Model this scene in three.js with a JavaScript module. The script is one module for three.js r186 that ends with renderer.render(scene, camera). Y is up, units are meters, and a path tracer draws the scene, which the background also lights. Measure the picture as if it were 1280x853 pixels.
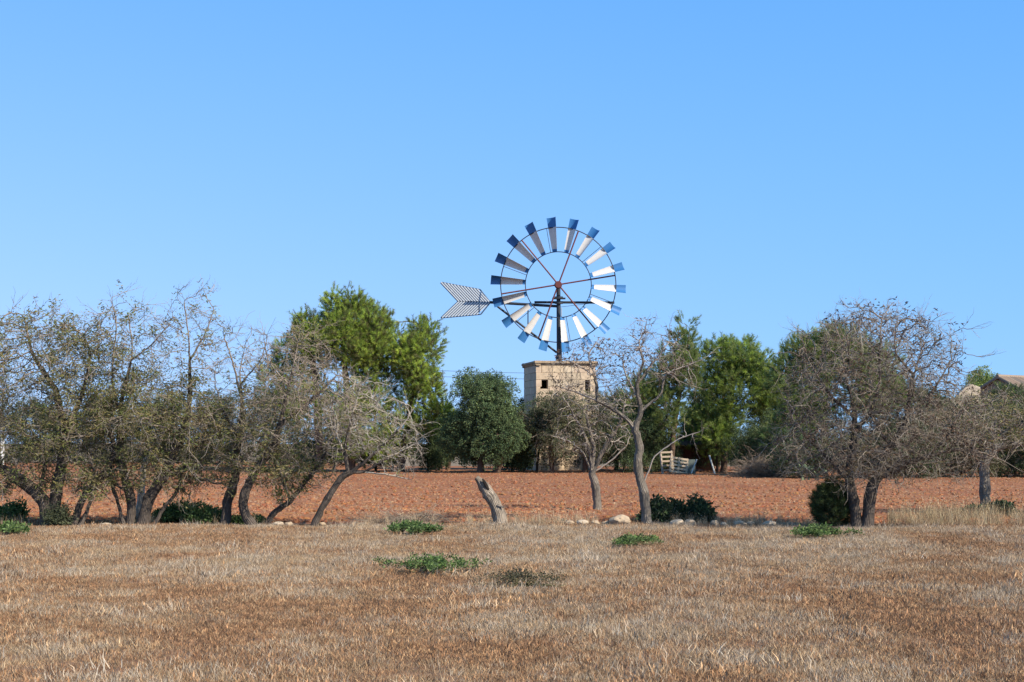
import * as THREE from 'three';

// ---------- camera, sky, sun, exposure ----------
const EYE = 1.7, FOCAL = 2000, PITCH = Math.atan(126.5 / FOCAL);   // photograph 1280 x 853, horizon at row 553
const scene = new THREE.Scene();
const camera = new THREE.PerspectiveCamera(2 * Math.atan(426.5 / FOCAL) * 180 / Math.PI, 1280 / 853, 0.1, 5000);
camera.position.set(0, EYE, 0); camera.rotation.x = PITCH;
const SUN_AZ = 126 * Math.PI / 180, SUN_EL = 37 * Math.PI / 180;   // azimuth from the view direction towards the right
const sunDir = new THREE.Vector3(Math.sin(SUN_AZ) * Math.cos(SUN_EL), Math.sin(SUN_EL), -Math.cos(SUN_AZ) * Math.cos(SUN_EL));
const renderer = new THREE.WebGLRenderer({ antialias: true });
renderer.toneMapping = THREE.LinearToneMapping; renderer.toneMappingExposure = 1.35;
renderer.shadowMap.enabled = true;
{ // clear air: deeper blue with height and towards 90 degrees from the sun, paler round the sun
  const W = 512, H = 256, d = new Float32Array(W * H * 4), v = new THREE.Vector3();
  for (let j = 0; j < H; j++) for (let i = 0; i < W; i++) {
    const lat = ((j + .5) / H - .5) * Math.PI, lon = ((i + .5) / W - .5) * 2 * Math.PI;
    v.set(Math.cos(lat) * Math.cos(lon), Math.sin(lat), Math.cos(lat) * Math.sin(lon));
    const e = Math.max(0, lat * 180 / Math.PI), c = v.dot(sunDir), ph = 1 + .75 * c * c, pr = 1 + 1.5 * c * c, au = Math.exp((c - 1) * 14) * .5;
    const r = (.025 + .355 * Math.exp(-e / 17.5)) * pr * .81, g = (.1 + .555 * Math.exp(-e / 32)) * (.28 + .72 * ph) * .915, b = (.3 + .68 * Math.exp(-((e / 42) ** 2))) * (.6 + .4 * ph);
    const k = (j * W + i) * 4; d[k] = r * .83 + au; d[k + 1] = g * .83 + au; d[k + 2] = b * .83 + au * .9; d[k + 3] = 1;
  }
  const t = new THREE.DataTexture(d, W, H, THREE.RGBAFormat, THREE.FloatType);
  t.mapping = THREE.EquirectangularReflectionMapping; t.magFilter = t.minFilter = THREE.LinearFilter; t.needsUpdate = true;
  scene.background = t; scene.environment = t;
}
const sun = new THREE.DirectionalLight(new THREE.Color().setRGB(1, .9, .74), 5);
sun.position.copy(sunDir).multiplyScalar(150).add(new THREE.Vector3(0, 0, -60)); sun.target.position.set(0, 0, -60);
sun.castShadow = true; sun.shadow.mapSize.set(4096, 4096);
Object.assign(sun.shadow.camera, { left: -90, right: 90, top: 90, bottom: -90, near: 10, far: 400 });
scene.add(sun, sun.target);

// ---------- helpers ----------
let seed = 7;
const srand = s => { seed = s >>> 0; };
const R = () => { seed = (seed + 0x6D2B79F5) | 0; let t = Math.imul(seed ^ (seed >>> 15), 1 | seed); t = (t + Math.imul(t ^ (t >>> 7), 61 | t)) ^ t; return ((t ^ (t >>> 14)) >>> 0) / 4294967296; };
const rr = (a, b) => a + (b - a) * R();
const gauss = () => (R() + R() + R() - 1.5) / .87;
const V = (x, y, z) => new THREE.Vector3(x, y, z);
const hash = (x, y, z = 0) => { let h = Math.imul(x | 0, 374761393) + Math.imul(y | 0, 668265263) + Math.imul(z | 0, 1274126177) | 0; h = Math.imul(h ^ (h >>> 13), 1274126177); return ((h ^ (h >>> 16)) >>> 0) / 4294967296; };
const sm = t => t * t * (3 - 2 * t), mixf = (a, b, t) => a + (b - a) * t, clamp = (x, a = 0, b = 1) => Math.min(b, Math.max(a, x));
const sstep = (a, b, x) => sm(clamp((x - a) / (b - a)));
function noise2(x, y, per = 0) {
  const xi = Math.floor(x), yi = Math.floor(y), u = sm(x - xi), v = sm(y - yi), w = per ? (a => ((a % per) + per) % per) : (a => a);
  return mixf(mixf(hash(w(xi), w(yi)), hash(w(xi + 1), w(yi)), u), mixf(hash(w(xi), w(yi + 1)), hash(w(xi + 1), w(yi + 1)), u), v);
}
function noise3(x, y, z) {
  const xi = Math.floor(x), yi = Math.floor(y), zi = Math.floor(z), u = sm(x - xi), v = sm(y - yi), w = sm(z - zi), f = (a, b, c) => hash(xi + a, yi + b, zi + c);
  return mixf(mixf(mixf(f(0, 0, 0), f(1, 0, 0), u), mixf(f(0, 1, 0), f(1, 1, 0), u), v), mixf(mixf(f(0, 0, 1), f(1, 0, 1), u), mixf(f(0, 1, 1), f(1, 1, 1), u), v), w);
}
const fbm = (x, y, o = 4, per = 0) => { let s = 0, a = .5, n = 0; for (let i = 0; i < o; i++) { s += a * noise2(x, y, per); n += a; a *= .5; x = x * 2 + 17 * !per; y = y * 2 + 9 * !per; per *= 2; } return s / n; };
// ground height: nearly flat; the field's far rim rises to a low red bank behind the trees on one side
function groundY(x, z) {
  const D = -z;
  let y = .05 * (noise2(x / 5 + 40, z / 5 + 40) - .5) + .03 * (noise2(x / 1.3, z / 1.3) - .5);
  y += .3 * sstep(91, 103, D) * sstep(-6, -14, x);
  return y;
}
// the point at depth D that the photograph shows at (px, py); used to survey the place
function at(px, py, D) {
  const c = Math.cos(PITCH), s = Math.sin(PITCH), u = 426.5 - py, k = D / (FOCAL * c - u * s);
  return V((px - 640) * k, EYE + (FOCAL * s + u * c) * k, -D);
}
const gx = (px, D) => at(px, 600, D).x;
const onGround = (px, D) => { const x = gx(px, D); return V(x, groundY(x, -D), -D); };
const names = {};
const numbered = n => { const k = names[n] = (names[n] ?? -1) + 1; return k ? n + '_' + String(k).padStart(3, '0') : n; };
const tag = (o, label, category, group, kind) => { Object.assign(o.userData, { label, category }); if (group) o.userData.group = group; if (kind) o.userData.kind = kind; return o; };
const shade = o => { o.traverse(m => { if (m.isMesh) m.castShadow = m.receiveShadow = true; }); return o; };
function thing(name, label, category, pos, group) {
  const g = new THREE.Group(); g.name = numbered(name); if (pos) g.position.copy(pos); scene.add(g); return tag(g, label, category, group);
}
function part(name, geo, mat, parent) { const m = new THREE.Mesh(geo, mat); m.name = name; m.castShadow = m.receiveShadow = true; parent.add(m); return m; }
class GB {
  constructor() { this.p = []; this.n = []; this.t = []; this.i = []; this.c = null; }
  v(p, n, u = 0, w = 0) { this.p.push(p.x, p.y, p.z); this.n.push(n.x, n.y, n.z); this.t.push(u, w); if (this.c) this.c.push(...this.tint); return this.p.length / 3 - 1; }
  hue(lo, hi, k = .1) { this.c ??= []; const f = rr(lo, hi), w = gauss() * k; this.tint = [f * (1 + w), f, f * (1 - w)]; }
  tube(pts, rad, sides, lump = 0, cap = true) {
    const N = pts.length, T = V(), X = V(), Y = V(), q = V(), n = V(); let len = 0, first = this.p.length / 3;
    for (let k = 0; k < N; k++) {
      T.subVectors(pts[Math.min(N - 1, k + 1)], pts[Math.max(0, k - 1)]).normalize();
      if (!k) X.set(Math.abs(T.y) > .9 ? 1 : 0, Math.abs(T.y) > .9 ? 0 : 1, 0);
      X.addScaledVector(T, -X.dot(T)); if (X.lengthSq() < 1e-6) X.set(T.y, T.z, T.x).addScaledVector(T, -(T.y * T.x + T.z * T.y + T.x * T.z)); X.normalize(); Y.crossVectors(T, X);
      if (k) len += pts[k].distanceTo(pts[k - 1]);
      for (let s = 0; s <= sides; s++) {
        const a = s / sides * 2 * Math.PI; n.set(0, 0, 0).addScaledVector(X, Math.cos(a)).addScaledVector(Y, Math.sin(a));
        let r = rad[k]; q.copy(pts[k]).addScaledVector(n, r);
        if (lump) q.addScaledVector(n, r * lump * (noise3(q.x * 9 + 50, q.y * 5 + 50, q.z * 9 + 50) + .6 * noise3(q.x * 23 + 50, q.y * 13 + 50, q.z * 23 + 50) - .8));
        this.v(q, n, s / sides * Math.max(.1, 2 * Math.PI * rad[0]), len);
      }
    }
    for (let k = 0; k < N - 1; k++) for (let s = 0; s < sides; s++) { const a = first + k * (sides + 1) + s, b = a + sides + 1; this.i.push(a, a + 1, b, b, a + 1, b + 1); }
    if (cap && sides > 4) { const c = this.v(pts[N - 1], T, 0, 0), b = first + (N - 1) * (sides + 1); for (let s = 0; s < sides; s++) this.i.push(c, b + s, b + s + 1); }
    return this;
  }
  poly(pts, nrm) { const a = this.p.length / 3; pts.forEach((p, k) => this.v(p, nrm, k & 1, k >> 1)); for (let k = 1; k < pts.length - 1; k++) this.i.push(a, a + k, a + k + 1); return this; }
  geo(flat) {
    const g = new THREE.BufferGeometry(); g.setAttribute('position', new THREE.Float32BufferAttribute(this.p, 3)); g.setAttribute('uv', new THREE.Float32BufferAttribute(this.t, 2));
    g.setAttribute('normal', new THREE.Float32BufferAttribute(this.n, 3)); if (this.c) g.setAttribute('color', new THREE.Float32BufferAttribute(this.c, 3)); g.setIndex(this.i); if (flat) g.computeVertexNormals(); return g;
  }
}
function chamferBox(w, h, d, c = .012) { // 44-triangle box with bevelled edges
  const s = new THREE.Shape(), a = w / 2 - c, b = h / 2 - c; s.moveTo(-a, -b); s.lineTo(a, -b); s.lineTo(a, b); s.lineTo(-a, b);
  const g = new THREE.ExtrudeGeometry(s, { depth: Math.max(.001, d - 2 * c), bevelEnabled: true, bevelSize: c, bevelThickness: c, bevelSegments: 1, steps: 1 }); g.translate(0, 0, -(d - 2 * c) / 2); return g;
}
function bar(a, b, r, sides = 8) { return new GB().tube([a, b], [r, r], sides).geo(); }
function mat(r, g, b, o = {}) { const m = new THREE.MeshStandardMaterial({ roughness: .9, metalness: 0, ...o }); m.color.setRGB(r, g, b); return m; }
function leafMat(r, g, b, tr = .35, o = {}) { const m = new THREE.MeshPhysicalMaterial({ roughness: 1, transmission: tr, thickness: 0, side: THREE.DoubleSide, vertexColors: true, specularIntensity: .4, ...o }); m.color.setRGB(r, g, b); return m; }
function dataTex(n, fn, srgb) {
  const d = new Uint8Array(n * n * 4);
  for (let j = 0; j < n; j++) for (let i = 0; i < n; i++) { const c = fn(i / n, j / n), k = (j * n + i) * 4; if (c.length) { d[k] = clamp(c[0]) * 255; d[k + 1] = clamp(c[1]) * 255; d[k + 2] = clamp(c[2]) * 255; } else d[k] = d[k + 1] = d[k + 2] = clamp(c) * 255; d[k + 3] = 255; }
  const t = new THREE.DataTexture(d, n, n, THREE.RGBAFormat); t.wrapS = t.wrapT = THREE.RepeatWrapping; t.magFilter = THREE.LinearFilter; t.minFilter = THREE.LinearMipmapLinearFilter; t.generateMipmaps = true;
  if (srgb) t.colorSpace = THREE.SRGBColorSpace; t.needsUpdate = true; return t;
}
const M4 = new THREE.Matrix4(), Q = new THREE.Quaternion(), UPV = V(0, 1, 0), Q2 = new THREE.Quaternion();
// copies of one small shape: list of [position, direction, scale, colour]
function copies(name, geo, material, list, parent, off) {
  const m = new THREE.InstancedMesh(geo, material, list.length); m.name = name; const p = V(), s = V();
  list.forEach(([pos, dir, sc, col], k) => {
    Q.setFromUnitVectors(UPV, dir); Q2.setFromAxisAngle(UPV, hash(k, 77, list.length) * 6.283); Q.multiply(Q2);
    p.copy(pos); if (off) p.sub(off); if (sc.isVector3) s.copy(sc); else s.setScalar(sc);
    m.setMatrixAt(k, M4.compose(p, Q, s)); m.setColorAt(k, col);
  });
  m.userData.kind = 'stuff'; m.castShadow = m.receiveShadow = true; parent.add(m); return m;
}
const C = (r, g, b) => new THREE.Color().setRGB(r, g, b);
const vary = (cols, k = .25) => { const c = cols[Math.floor(R() * cols.length)], f = 1 + k * gauss() * .6; return C(Math.max(.002, c[0] * f), Math.max(.002, c[1] * f), Math.max(.002, c[2] * f)); };

// ---------- textures ----------
const soilBump = dataTex(512, (u, v) => fbm(u * 24, v * 24, 4, 24));
const soilCol = dataTex(512, (u, v) => { const n = fbm(u * 16, v * 16, 5, 16), m = fbm(u * 4 + 3, v * 4, 3, 4), k = .55 + .6 * (n - .5) + .35 * (m - .5) + .35; return [k, k, k]; });
const barkBump = dataTex(256, (u, v) => { const w = fbm(u * 12, v * 3, 3, 3); return Math.abs(Math.sin((u * 9 + w * 1.6) * Math.PI)) * .6 + .4 * fbm(u * 32, v * 10, 3, 2); });
const stoneTex = dataTex(256, (u, v) => { const k = .92 + .45 * (fbm(u * 8, v * 8, 5, 8) - .5) - .35 * Math.max(0, fbm(u * 20, v * 20, 2, 20) - .62); return [k, k, k]; });

// ---------- the setting: ground, dry meadow, ploughed field ----------
const FIELD_EDGE = x => 33.9 + .35 * Math.sin(x * .45) + .5 * (noise2(x * .8 + 9, 3) - .5);   // metres from the camera
function sheet(name, x0, x1, z0, z1, nx, nz, yf, cf, material, zf) {
  const p = [], c = [], uv = [], idx = [];
  for (let j = 0; j <= nz; j++) for (let i = 0; i <= nx; i++) {
    const x = mixf(x0, x1, i / nx), z = zf ? zf(x, j / nz) : mixf(z0, z1, j / nz), q = cf(x, z); p.push(x, yf(x, z), z); c.push(q[0], q[1], q[2]); uv.push(x, z);
  }
  for (let j = 0; j < nz; j++) for (let i = 0; i < nx; i++) { const a = j * (nx + 1) + i, b = a + nx + 1; idx.push(a, a + 1, b, b, a + 1, b + 1); }
  const g = new THREE.BufferGeometry(); g.setAttribute('position', new THREE.Float32BufferAttribute(p, 3)); g.setAttribute('color', new THREE.Float32BufferAttribute(c, 3)); g.setAttribute('uv', new THREE.Float32BufferAttribute(uv, 2)); g.setIndex(idx); g.computeVertexNormals();
  const m = part(name, g, material, scene); m.userData.kind = 'structure'; return m;
}
const RED = [.245, .083, .03], REDLIGHT = [.315, .132, .055], LITTER = [.2, .125, .075];
{
  const cm = soilCol.clone(); cm.repeat.set(.4, .4); const bm = soilBump.clone(); bm.repeat.set(.9, .9);
  const m = (s, o) => new THREE.MeshStandardMaterial({ roughness: 1, vertexColors: true, map: cm, bumpMap: bm, bumpScale: s, ...o });
  const far = part('ground', new THREE.PlaneGeometry(3000, 3000, 1, 1).rotateX(-Math.PI / 2).translate(0, -.35, -400), mat(.2, .14, .075), scene); far.userData.kind = 'structure';
  sheet('dry_meadow', -60, 60, 8, -35, 240, 120, (x, z) => groundY(x, z) - .012, (x, z) => { const n = fbm(x * .5, z * .5, 3); return LITTER.map((v, k) => mixf(v, RED[k], .12 + .35 * sstep(.5, .75, n))); }, m(.02), (x, t) => mixf(8, -FIELD_EDGE(x), t));
  // ploughed red earth: real clods and shallow furrows
  const fy = (x, z) => { const f = sstep(0, 1.5, -z - FIELD_EDGE(x)); return groundY(x, z) + f * (.04 * (noise2(x * 1.6, z * 3.2) - .5) + (.03 + .09 * sstep(38.5, 37.5, -z + noise2(x * .7, 8) * 1.2)) * (noise2(x * 4.1 + 3, z * 4.6) - .5) + .035 * Math.sin(z * 3.1 + noise2(x * .15, z * .2) * 3)); };
  sheet('ploughed_field', -62, 62, -33, -112, 620, 560, fy, (x, z) => { const n = fbm(x * .9, z * .9, 4), w = fbm(x * .12 + 7, z * .2 + 3, 3), k = clamp(.55 + 1.3 * (n - .5) + 1.2 * (w - .5)); return RED.map((v, i) => mixf(v, REDLIGHT[i], k)); }, m(.03), (x, t) => mixf(-FIELD_EDGE(x), -112, t ** 1.35));
}

// ---------- stone tower ----------
const stoneMats = [[.62, .475, .335], [.6, .455, .315], [.65, .52, .375], [.62, .465, .335], [.55, .435, .31], [.66, .51, .35]].map(c => mat(...c, { map: stoneTex, bumpMap: stoneTex, bumpScale: .012 }));
const copingMats = [[.4, .29, .19], [.45, .33, .22], [.36, .27, .18]].map(c => mat(...c, { map: stoneTex, bumpMap: stoneTex, bumpScale: .012 }));
const stoneDark = mat(.42, .32, .22, { map: stoneTex });
{
  const S = 3.65, H = .42, NC = 15, th = .34, rotY = 11 * Math.PI / 180;
  const t = thing('stone_tower', 'square sandstone block tower carrying the wheel wind pump', 'tower', V(2.87, -.05, -97.14)); t.rotation.y = rotY;
  srand(11);
  const openings = [{ f: 0, u0: .24, u1: .72, y0: 4.92, y1: 5.42 }, { f: 0, u0: 3.0, u1: 3.28, y0: 4.2, y1: 5.42 }];
  const cuts = (r, o) => { // rectangle minus rectangle
    if (o.u1 <= r.u0 || o.u0 >= r.u1 || o.y1 <= r.y0 || o.y0 >= r.y1) return [r];
    const out = [], m0 = Math.max(r.u0, o.u0), m1 = Math.min(r.u1, o.u1);
    if (o.u0 > r.u0) out.push({ ...r, u1: o.u0 }); if (o.u1 < r.u1) out.push({ ...r, u0: o.u1 });
    if (o.y0 > r.y0) out.push({ ...r, u0: m0, u1: m1, y1: o.y0 }); if (o.y1 < r.y1) out.push({ ...r, u0: m0, u1: m1, y0: o.y1 }); return out;
  };
  for (let f = 0; f < 4; f++) {
    const face = new THREE.Object3D(); face.rotation.y = f * Math.PI / 2; face.updateMatrix();
    const put = (name, g, m) => { const o = part(name, g, m, t); g.applyMatrix4(face.matrix); return o; };
    let core = [{ u0: th, u1: S - th, y0: 0, y1: NC * H }];
    for (const o of openings) if (o.f === f) core = core.flatMap(r => cuts(r, o));
    for (const r of core) put('mortar', new THREE.BoxGeometry(r.u1 - r.u0, r.y1 - r.y0, th - .09).translate((r.u0 + r.u1) / 2 - S / 2, (r.y0 + r.y1) / 2, S / 2 - .045 - th / 2), stoneDark);
    for (let c = 0; c < NC; c++) {
      const start = c % 2 ? 0 : th + .004, end = c % 2 ? S - th - .004 : S; let u = start; const cutsU = [];
      while (u < end - .05) { let w = rr(.62, 1.05); if (end - u - w < .4) w = end - u; cutsU.push([u, u + w]); u += w; }
      for (const [a, b] of cutsU) {
        let rs = [{ u0: a, u1: b, y0: c * H, y1: (c + 1) * H }];
        for (const o of openings) if (o.f === f) rs = rs.flatMap(r => cuts(r, o));
        for (const r of rs) {
          const w = r.u1 - r.u0 - .01, h = r.y1 - r.y0 - .01; if (w < .04 || h < .04) continue;
          const g = chamferBox(w, h, th, .012), uo = rr(0, 9), vo = rr(0, 9), uv = g.attributes.uv; for (let k = 0; k < uv.count; k++) uv.setXY(k, uv.getX(k) * .8 + uo, uv.getY(k) * .8 + vo);
          put('block', g.translate((r.u0 + r.u1) / 2 - S / 2, (r.y0 + r.y1) / 2, S / 2 - th / 2 + rr(-.008, .012)), stoneMats[Math.floor(R() * 6)]);
        }
      }
    }
    // coping: a bevelled course that overhangs
    const s = new THREE.Shape(); s.moveTo(0, 0); s.lineTo(.1, .13); s.lineTo(.14, .15); s.lineTo(.14, .26); s.lineTo(0, .29); s.lineTo(-.25, .29); s.lineTo(-.25, 0);
    const n = 4; for (let k = 0; k < n; k++) {
      const L = (S + .2) / n, g = new THREE.ExtrudeGeometry(s, { depth: L - .012, bevelEnabled: false }); g.rotateY(-Math.PI / 2); g.translate(-(S + .2) / 2 + L * (k + 1) - .006, NC * H + .003, S / 2 - .002 * f); g.applyMatrix4(new THREE.Matrix4().identity());
      // the profile's outward axis must point along +z of this face
      put('coping_stone', g, copingMats[Math.floor(R() * 3)]);
    }
  }
  part('roof_slab', new THREE.BoxGeometry(S - .1, .2, S - .1).translate(0, NC * H + .16, 0), stoneDark, t);
}

// ---------- wheel wind pump on the tower ----------
const K = 96.3 / FOCAL;    // metres per photograph pixel at the wheel
const paintTex = dataTex(256, (u, v) => { const k = .97 - .5 * Math.max(0, fbm(u * 6, v * 24, 4, 6) - .55) - .6 * Math.max(0, fbm(u * 20 + 3, v * 20, 3, 20) - .66); return [k, k * .985, k * .96]; });
const white = mat(.68, .66, .64, { roughness: .6, map: paintTex }), blue = mat(.034, .165, .4, { roughness: .5 }), steel = mat(.035, .04, .05, { roughness: .5, metalness: .3 }), redSteel = mat(.13, .03, .024, { roughness: .6 }), galv = mat(.42, .44, .46, { roughness: .5, metalness: .2 });
{
  const base = V(2.85, 6.5, -97.0), t = thing('wind_pump', 'wind pump with a wheel of eighteen blue-tipped white blades and slatted arrow tail', 'windmill', base);
  const L = (px, py, z = 0) => at(px, py, 97 - z).sub(base);
  const hub = L(698, 356, .75);
  const top = L(698, 352, 0), foot = V(0, -.01, 0);
  part('mast', new GB().tube([foot, V(0, .45, 0), V(0, .46, 0), top], [.2, .19, .14, .12], 10).geo(), steel, t);
  part('mast_foot', new THREE.CylinderGeometry(.3, .34, .12, 12).translate(0, .03, 0), steel, t);
  for (const y of [372, 379]) part('collar', new THREE.CylinderGeometry(.26, .26, .1, 12).translate(0, L(698, y).y, 0), steel, t);
  part('platform_bracket', chamferBox(.8, .07, .5, .01).translate(0, L(698, 373.5).y, .1), steel, t);
  const pipe = [V(.16, 0, .1), V(.16, L(698, 385).y, .1)]; part('pump_rod', new GB().tube(pipe, [.025, .025], 6).geo(), galv, t);
  const h = new THREE.Object3D(); h.position.copy(hub); h.rotation.y = .04; h.updateMatrix();   // the wheel's place; its pieces become parts of the pump below
  part('axle', new THREE.CylinderGeometry(.11, .13, 1.0, 12).rotateX(Math.PI / 2).translate(0, 0, -.4), steel, h);
  part('hub', new THREE.CylinderGeometry(.2, .24, .34, 14).rotateX(Math.PI / 2), redSteel, h);
  const r1 = 41.5 * K, r2 = 72.5 * K, r3 = 85 * K;
  part('inner_ring', new THREE.TorusGeometry(r1, .028, 6, 72), steel, h); part('outer_ring', new THREE.TorusGeometry(r2, .03, 6, 96), steel, h);
  for (let k = 0; k < 6; k++) { const a = (9.5 + 60 * k) * Math.PI / 180, d = V(Math.cos(a), Math.sin(a), 0); part('spoke', bar(d.clone().multiplyScalar(.15), d.clone().multiplyScalar(r2), .045, 8), redSteel, h); }
  for (let k = 0; k < 6; k++) { const a = (37 + 60 * k + 6.5) * Math.PI / 180, b = a - .0; part('tie_rod', bar(V(Math.cos(a) * r1, Math.sin(a) * r1, .02), V(Math.cos(b - .03) * r2, Math.sin(b - .03) * r2, .02), .018, 5), steel, h); }
  // cambered sheet-metal blade between two radii; width grows outward
  const plate = (ra, rb, wa, wb, nv, ex) => {
    const g = new GB(), nu = 8, th = .008, f = (u, v, s) => { const r = mixf(ra, rb, v), w = mixf(wa, wb, v) / 2; return V(u * w, r, w * .42 * u * u + s * th - w * .15); };
    const ids = [1, -1].map(s => { const a = g.p.length / 3; for (let j = 0; j <= nv; j++) for (let i = 0; i <= nu; i++) { const u = i / nu * 2 - 1; g.v(f(u, j / nv, s), V(-.84 * u * s, 0, s).normalize(), u, j / nv); } return a; });
    for (const [q, a] of ids.entries()) for (let j = 0; j < nv; j++) for (let i = 0; i < nu; i++) { const k = a + j * (nu + 1) + i, l = k + nu + 1; q ? g.i.push(k, l, k + 1, l, l + 1, k + 1) : g.i.push(k, k + 1, l, l, k + 1, l + 1); }
    const [A, B] = ids, edge = (a, b) => g.i.push(A + a, B + a, A + b, A + b, B + a, B + b);
    for (let i = 0; i < nu; i++) { edge(i, i + 1); edge(nv * (nu + 1) + i, nv * (nu + 1) + i + 1); } for (let j = 0; j < nv; j++) { edge(j * (nu + 1), (j + 1) * (nu + 1)); edge(j * (nu + 1) + nu, (j + 1) * (nu + 1) + nu); }
    return g.geo();
  };
  const w = r => mixf(.34, .66, (r - r1) / (r3 - r1)), ra = r1 - .02, rf = r1 + .17, rt = r2 + .01;
  const gW = plate(rf, rt, w(rf), w(rt), 4), gT = plate(rt, r3, w(rt) * 1.02, w(r3), 2), gF = plate(ra, rf, w(ra) * .9, w(rf) * .98, 1);
  for (let k = 0; k < 18; k++) {
    const b = part('blade', gW, white, h); b.rotation.order = 'ZYX'; b.rotation.z = (15.5 + 20 * k - 90) * Math.PI / 180; b.rotation.y = -38 * Math.PI / 180; b.position.z = .05;
    part('blade_tip', gT, blue, b); part('blade_foot', gF, blue, b);
  }
  for (const c of [...h.children]) { c.applyMatrix4(h.matrix); t.add(c); }
  // arms and tail
  const seg = (name, a, b, r, m = steel) => part(name, bar(a, b, r, 8), m, t);
  seg('side_arm', L(668, 378, 0), L(768, 378.5, 0), .075); seg('tail_boom', L(696, 383, -.1), L(612, 378, -.1), .085);
  seg('tail_brace', L(696, 441, -.1), L(619, 381, -.1), .065); seg('tail_strut', L(660, 381, -.1), L(660, 413, -.1), .035); seg('brace_wire', L(700, 384, .1), L(742, 379, .1), .012);
  const v = new THREE.Group(); v.name = 'tail_vane'; v.position.copy(L(613, 378, -.1)); t.add(v);
  const o = L(613, 378, -.1), P = (px, py) => L(px, py, -.1).sub(o), slope = [-22, -23.5];
  const hit = (c, up) => { // along the chevron until the vane's outer edge
    const e = up ? [[552, 353], [600, 362], [613, 378]] : [[551, 397.5], [601, 393], [613, 378]], dx = slope[0], dy = up ? slope[1] : 21; let best = 0;
    for (let s = 0; s < 2; s++) { const [x1, y1] = e[s], ex = e[s + 1][0] - x1, ey = e[s + 1][1] - y1, den = dx * ey - dy * ex, tt = ((x1 - c[0]) * ey - (y1 - c[1]) * ex) / den, uu = ((x1 - c[0]) * dy - (y1 - c[1]) * dx) / den; if (tt > 0 && uu >= -.02 && uu <= 1.02) best = Math.max(best, tt); }
    return [c[0] + dx * best, c[1] + dy * best];
  };
  const slatMat = mat(.56, .6, .65, { roughness: .5 }), dark = mat(.07, .115, .18, { roughness: .6 }), N = 12;
  for (let k = 0; k < N; k++) for (const up of [true, false]) {
    const c = [574 + 38 * k / (N - 1), 377 + k * .09], e = hit(c, up), a = P(...c), b = P(...e), len = a.distanceTo(b); if (len < .1) continue;
    const g = chamferBox(len, .068, .02, .003), m = part('slat', g, slatMat, v); m.position.copy(a).add(b).multiplyScalar(.5); m.position.z += .02; m.rotation.order = 'ZXY'; m.rotation.z = Math.atan2(b.y - a.y, b.x - a.x); const f = part('flange', chamferBox(len, .055, .012, .003).translate(0, (up ? -1 : 1) * -.063, -.02), dark, v); f.position.copy(m.position); f.rotation.copy(m.rotation); 
  }
  for (const e of [[[552, 353], [600, 362]], [[600, 362], [613, 378]], [[551, 397.5], [601, 393]], [[601, 393], [613, 378]], [[552, 353], [574, 377]], [[551, 397.5], [574, 377]], [[572, 377], [613, 378]], [[576, 357.5], [576, 395.5]]]) part('vane_frame', bar(P(...e[0]).add(V(0, 0, -.05)), P(...e[1]).add(V(0, 0, -.05)), .04, 6), dark, v);
}

// ---------- growing trees ----------
function smoothLine(pts, step) { const c = new THREE.CatmullRomCurve3(pts, false, 'centripetal'), n = Math.max(2, Math.round(c.getLength() / step)); return c.getSpacedPoints(n); }
function grow(roots, limbs, attractors, o) {
  const P = [], par = [], root = [], kids = [], fixed = [];
  const add = (p, q, r, f) => { P.push(p); par.push(q); root.push(r); kids.push(0); fixed.push(f ? 1 : 0); if (q >= 0) kids[q]++; return P.length - 1; };
  roots.forEach((pts, k) => { let q = -1; for (const p of smoothLine(pts, o.step)) { if (q >= 0) p.add(V(gauss(), gauss() * .4, gauss()).multiplyScalar(o.step * .1)); q = add(p, q, k, 1); } });
  for (const pts of limbs) {
    let b = 0, bd = 1e9; P.forEach((p, k) => { const d = p.distanceToSquared(pts[0]); if (d < bd) { bd = d; b = k; } }); let q = b;
    for (const p of smoothLine([P[b].clone(), ...pts.slice(1)], o.step).slice(1)) { p.add(V(gauss(), gauss(), gauss()).multiplyScalar(o.step * .12)); q = add(p, q, root[b], 1); }
  }
  const A = attractors.map(p => ({ p, n: 0, d: 1e9 })); let alive = A, from = 0;
  for (let it = 0; it < o.iter && alive.length && P.length < o.max; it++) {
    const N = P.length; for (const a of alive) for (let k = from; k < N; k++) { const q = P[k], x = q.x - a.p.x, y = q.y - a.p.y, z = q.z - a.p.z, d = x * x + y * y + z * z; if (d < a.d && !(fixed[k] && par[k] >= 0 && P[k].y < o.minY)) { a.d = d; a.n = k; } }
    from = N; alive = alive.filter(a => a.d > o.kill * o.kill);
    const pull = new Map(); for (const a of alive) { const v = V().subVectors(a.p, P[a.n]).normalize(), e = pull.get(a.n); if (e) { e.v.add(v); e.c++; } else pull.set(a.n, { v, c: 1 }); }
    let made = 0; for (const [k, e] of pull) {
      if (kids[k] > 3) continue; const prev = par[k] >= 0 ? V().subVectors(P[k], P[par[k]]).normalize() : V(0, 1, 0);
      const d = e.v.multiplyScalar(1 / e.c).normalize().addScaledVector(prev, .35).add(V(gauss(), gauss(), gauss()).multiplyScalar(o.jit)); d.y += o.up; d.normalize();
      add(P[k].clone().addScaledVector(d, o.step), k, root[k]); made++;
    }
    if (!made) break;
  }
  const tips = new Array(P.length).fill(0); for (let k = P.length - 1; k >= 0; k--) { if (!kids[k]) tips[k] = Math.max(1, tips[k]); if (par[k] >= 0) tips[par[k]] += tips[k]; }
  return { P, par, root, tips, kids, fixed };
}
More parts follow.
